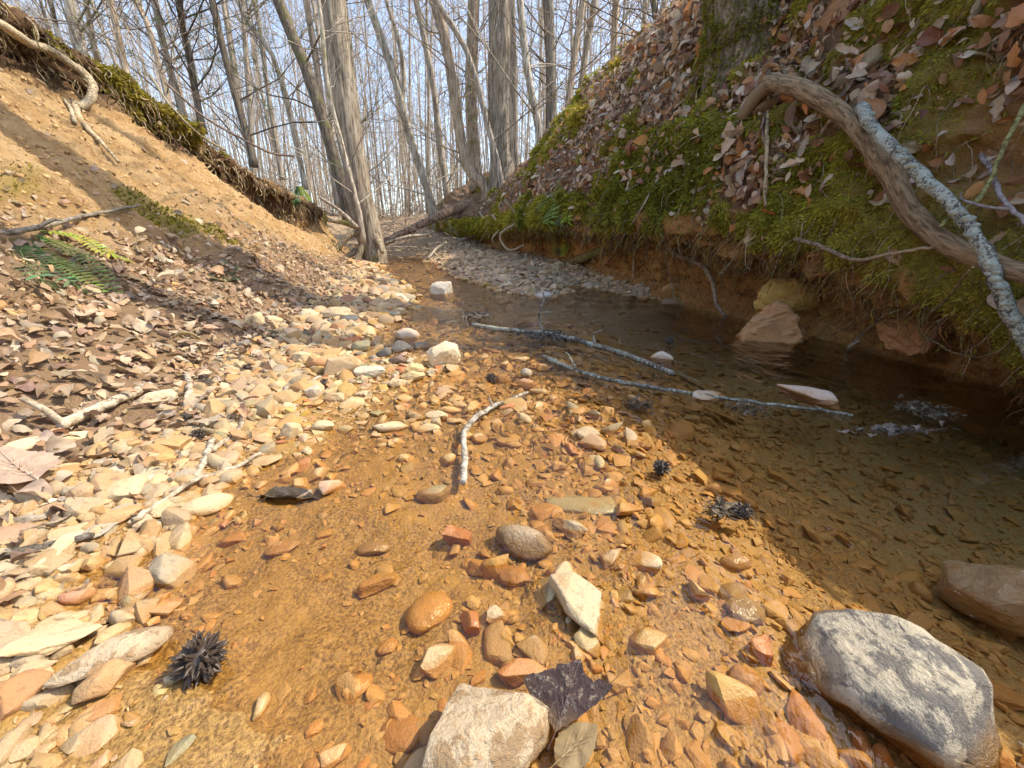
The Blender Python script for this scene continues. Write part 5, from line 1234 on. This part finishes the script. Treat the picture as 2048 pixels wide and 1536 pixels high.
M_BALL, _t, _b = mat('seed_ball'); NT(_t).set(_b, Base_Color=NT(_t).mix(NT(_t).noise(300).outputs[0], (.022, .016, .013), (.10, .068, .045)), Roughness=.45)
BK = (.05, .04, .04)
gum_ball(408, 1312, 100, BK, 'largest spiky black gum ball beside the long flat pinkish slab', 1, 110)
gum_ball(398, 870, 30, BK, 'gum ball in the shallows right of the driftwood stick', 2)
gum_ball(1320, 943, 38, BK, 'gum ball half sunk at the sun edge of the pool', 3, stem=True)
gum_ball(1478, 1050, 40, BK, 'gum ball under the water film near the wet brown pebble', 4, stem=True)
gum_ball(650, 767, 24, BK, 'small gum ball behind the white rounded stone', 5, 50)
gum_ball(982, 766, 24, BK, 'small gum ball alone in the sunlit shallows right of the tallest cream block', 6, 50)
gum_ball(496, 737, 24, (.1, .05, .05), 'reddish gum ball on the shore by the shadow band', 7, 50)
gum_ball(640, 700, 18, BK, 'tiny dark gum ball in the shadow band left of the round olive stone', 8, 40)
gum_ball(1332, 738, 22, BK, 'dark gum ball caught at the end of the farther pool branch', 9, 40)

# ------------------------------------------------------------------ single leaves and floating debris
def maple_outline(k=0):
    a = np.linspace(-np.pi, np.pi, 72); r = .55 + .30 * np.abs(np.cos(a * 2.5)) ** 1.6 * np.where(np.abs(a) < 2.6, 1, .3) + .035 * np.cos(a * 27 + k); r *= np.where(np.abs(a) > 2.75, .55, 1)
    return np.stack([r * np.cos(a), r * np.sin(a) * .92], 1)
def hero_leaf(A, B, wr, col, label, outline='maple', lift=.012, fold=.25, curl=.2, m=None, roll=0.0, seed=1, trees=(B_BED, B_LEFT)):
    """A is the stalk end, B the tip"""
    a, b_ = hit(*A, trees)[0], hit(*B, trees)[0]; a = a + Vector((0, 0, lift)); b_ = b_ + Vector((0, 0, lift * 1.6)); c = (a + b_) / 2; d = (b_ - a); L_ = d.length; X = d.normalized(); Zv = Vector((0, 0, 1)); Zv = (Zv - X * Zv.dot(X)).normalized(); Yv = Zv.cross(X)
    if outline == 'fan':
        q = np.array([(0, 0), (69, -155), (116, -258), (169, -343), (235, -325), (260, -270), (301, -222), (330, -200), (348, -154), (395, -140), (414, -94), (470, -40), (503, 1), (450, 40), (421, 64), (408, 101), (399, 148), (444, 184), (449, 279), (400, 265), (349, 242), (260, 190), (167, 129), (70, 50)], float)
        q = np.concatenate([q[i] + (q[(i + 1) % len(q)] - q[i]) * np.linspace(0, 1, 5)[:-1, None] for i in range(len(q))]); q += np.random.default_rng(4).normal(size=q.shape) * 3.5
        o2 = np.stack([(q[:, 0] - 250) / 250, -q[:, 1] / 250], 1)
    elif outline == 'maple': o2 = maple_outline(seed)
    else:
        t = np.linspace(0, 1, 30); wv = .42 * np.sin(np.pi * t ** .8) ** .8 * (1 + .07 * np.cos(t * 60)); o2 = np.concatenate([np.stack([t * 2 - 1, wv * 2], 1), np.stack([t * 2 - 1, -wv * 2], 1)[::-1][1:-1]])
    o2 = o2 / np.abs(o2[:, 0]).max(); rings = [1, .8, .6, .4, .2]; n = len(o2); V = []
    for q in rings: V.append(np.concatenate([o2 * q, np.zeros((n, 1))], 1))
    V = np.concatenate(V + [np.zeros((1, 3))]); rad = np.hypot(V[:, 0], V[:, 1]); ang = np.arctan2(V[:, 1], V[:, 0])
    V[:, 2] = fold * np.abs(V[:, 1]) * .6 + curl * V[:, 0] ** 2 - .1 * rad ** 2 + .05 * rad * np.cos(ang * 5 + seed) + .05 * fbm(V * 2 + seed, 2, 3, seed)
    V = V * np.array([L_ / 2, L_ / 2 * wr, L_ / 2])
    F = [grid_faces(5, n)]; i = np.arange(5 * n).reshape(5, n); wrapq = np.stack([i[:-1, -1], i[:-1, 0], i[1:, 0], i[1:, -1]], 1); F = [np.concatenate([F[0], wrapq])]
    j = np.roll(i[-1], -1); F.append(np.stack([i[-1], j, np.full(n, 5 * n)], 1))
    Mr = np.array([X[:], Yv[:], Zv[:]]).T
    if roll: Mr = Mr @ np.array([[1, 0, 0], [0, math.cos(roll), -math.sin(roll)], [0, math.sin(roll), math.cos(roll)]])
    root = tag(link('leaf', build_mesh('leaf', V @ Mr.T, F), m or M_LEAF_O, None, c, col), label, 'leaf')
    s_ = Soup(); zz = lambda x, y: (fold * abs(y) * .6 + curl * x * x - .1 * (x * x + y * y)) * L_ / 2 + .0012
    for k in range(-4, 5):
        x0 = -.95 + .17 * abs(k) * 1.6 if k else -1.0; x1, y1 = (min(x0 + .62, .9), .46 * np.sign(k) * (1 - .1 * abs(k))) if k else (.95, 0)
        pts = np.array([[x0 * L_ / 2, 0, zz(x0, 0)], [(x0 + x1) / 2 * L_ / 2, y1 * .5 * L_ / 2 * wr, zz((x0 + x1) / 2, y1 * .5)], [x1 * L_ / 2, y1 * L_ / 2 * wr, zz(x1, y1)]])
        s_.add(*tube(smooth_path(pts, 7) @ Mr.T, np.linspace(.008, .003, 7) * L_ * (1 if k == 0 else .6), 4, cap=False))
    link('veins', s_.mesh('veins'), M_STICK, root, color=tuple(min(1, q * 1.7 + .06) for q in col))
    st = np.array([[-L_ / 2, 0, zz(-1, 0)], [-L_ * .6, .01 * L_, .0], [-L_ * .72, .02 * L_, .004]]) @ Mr.T; link('stalk', build_mesh('stalk', *tube(st, .009 * L_, 5)), M_STICK, root, color=tuple(q * 1.3 for q in col))
    return root
M_DARKLEAF = speckle_material('wet_dark_leaf', (.055, .030, .026), (.26, .235, .20), (1, 1, 1), .60)
[setattr(l, 'default_value', .3) for l in [n.inputs['Roughness'] for n in M_DARKLEAF.node_tree.nodes if n.type == 'BSDF_PRINCIPLED'] if not l.is_linked]
hero_leaf((1108, 1512), (1156, 1388), 1.0, (.08, .045, .04), 'large dark purple brown wet leaf with grey silt beside the mottled pointed stone', 'fan', .026, .12, .05, M_DARKLEAF, .1, 3)
hero_leaf((1110, 1560), (1190, 1500), .8, (.36, .26, .125), 'olive brown leaf lying beneath the dark purple leaf', 'oval', .018, .2, .1)
hero_leaf((88, 990), (14, 945), .9, (.52, .37, .26), 'pink tan toothed leaf on the stones at the left edge', 'oval', .02, .15, .25)
hero_leaf((520, 995), (640, 1000), .36, (.07, .06, .045), 'blackened curled leaf drowned in the shallows', 'oval', .0, .7, .1, M_WETROCK)
hero_leaf((1660, 245), (1720, 175), .8, (.46, .36, .32), 'large pale curled leaf above the brown branch', 'oval', .03, .5, .5, None, .5, 4, (B_RIGHT,))
hero_leaf((1790, 200), (1725, 215), .9, (.48, .38, .34), 'large grey pink crumpled leaf at the start of the lichened branch', 'maple', .04, .6, .5, None, .6, 5, (B_RIGHT,))
hero_leaf((1580, 300), (1575, 240), .8, (.44, .27, .17), 'broad tan orange leaf left of the brown branch', 'oval', .03, .4, .4, None, .5, 6, (B_RIGHT,))
hero_leaf((1520, 330), (1515, 255), .5, (.40, .34, .31), 'grey hanging folded leaf behind the upright tan twig', 'oval', .03, .8, .4, None, .5, 7, (B_RIGHT,))
hero_leaf((1700, 435), (1670, 440), .8, (.46, .34, .25), 'small pale leaf on the bare earth left of the brown branch', 'maple', .02, .5, .4, None, .3, 8, (B_RIGHT,))
hero_leaf((1550, 445), (1515, 440), .5, (.46, .17, .05), 'rust orange leaf on the edge of the mossy lip', 'oval', .02, .5, .2, None, .2, 9, (B_RIGHT,))
hero_leaf((1345, 385), (1320, 390), .6, (.42, .17, .08), 'red brown curled leaf on the moss in the middle of the right bank', 'oval', .02, .6, .2, None, .2, 10, (B_RIGHT,))
def debris(px, py, wpx, hpx, n, cols, label, seed):
    r = np.random.default_rng(seed); P = on_bed(px, py); P.z = zw(P.y); dep = project(np.array([P[:]]))[2][0]; W = wpx * dep / FPX; H = hpx * dep / FPX * 1.6; s_ = Soup()
    for i in range(n):
        c = np.array([r.normal() * W * .24, r.normal() * H * .24, abs(r.normal()) * .004]); d = r.normal(size=3) * np.array([1, .6, .22]); d /= np.linalg.norm(d); l_ = r.uniform(.006, .02) * max(1, dep)
        if i % 3: s_.add(*tube(np.array([c, c + d * l_ * .5 + r.normal(size=3) * .001, c + d * l_]), .0007 * max(1, dep), 3, cap=False), col=np.array(cols[i % len(cols)]) * r.uniform(.7, 1.2))
        else:
            k = int(r.integers(0, 16)); V, F = LP_LO[k]; N2 = np.array([[r.normal() * .3, r.normal() * .3, 1.0]]); N2 /= np.linalg.norm(N2); Wv, Fq = put(V, F, c[None], frames(N2, r.uniform(0, 6, 1)), np.full((1, 3), l_ * 1.1)); s_.add(Wv, Fq, np.array(cols[i % len(cols)]) * r.uniform(.7, 1.2))
    o = link('debris', s_.mesh('debris'), M_LEAF_A, None, P); return tag(o, label, None, None, 'stuff')
DC = [(.20, .145, .085), (.26, .20, .13), (.14, .095, .05), (.18, .13, .075)]
debris(1815, 908, 95, 50, 220, DC, 'raft of twig bits and leaf crumbs floating in the pool', 1)
debris(1755, 965, 180, 22, 130, [(.26, .21, .16), (.22, .17, .12), (.17, .125, .08)], 'long raft of foam and crumbs drifting in the pool', 2)
debris(1485, 882, 80, 40, 120, DC, 'leaf bits caught near the pinkish slab', 3)
debris(1275, 830, 50, 40, 90, DC, 'leaf bits at the shadow edge', 4)
debris(955, 652, 60, 34, 120, [(.16, .13, .10), (.34, .28, .2), (.5, .42, .3)], 'dark debris caught at the tip of the pool branch', 5)
debris(1095, 690, 110, 60, 200, [(.10, .085, .07), (.22, .17, .12), (.32, .25, .18)], 'dark leaf debris snagged along the pool branches', 6)
debris(1440, 1055, 60, 30, 90, DC, 'leaf crumbs by the drowned gum ball', 7)
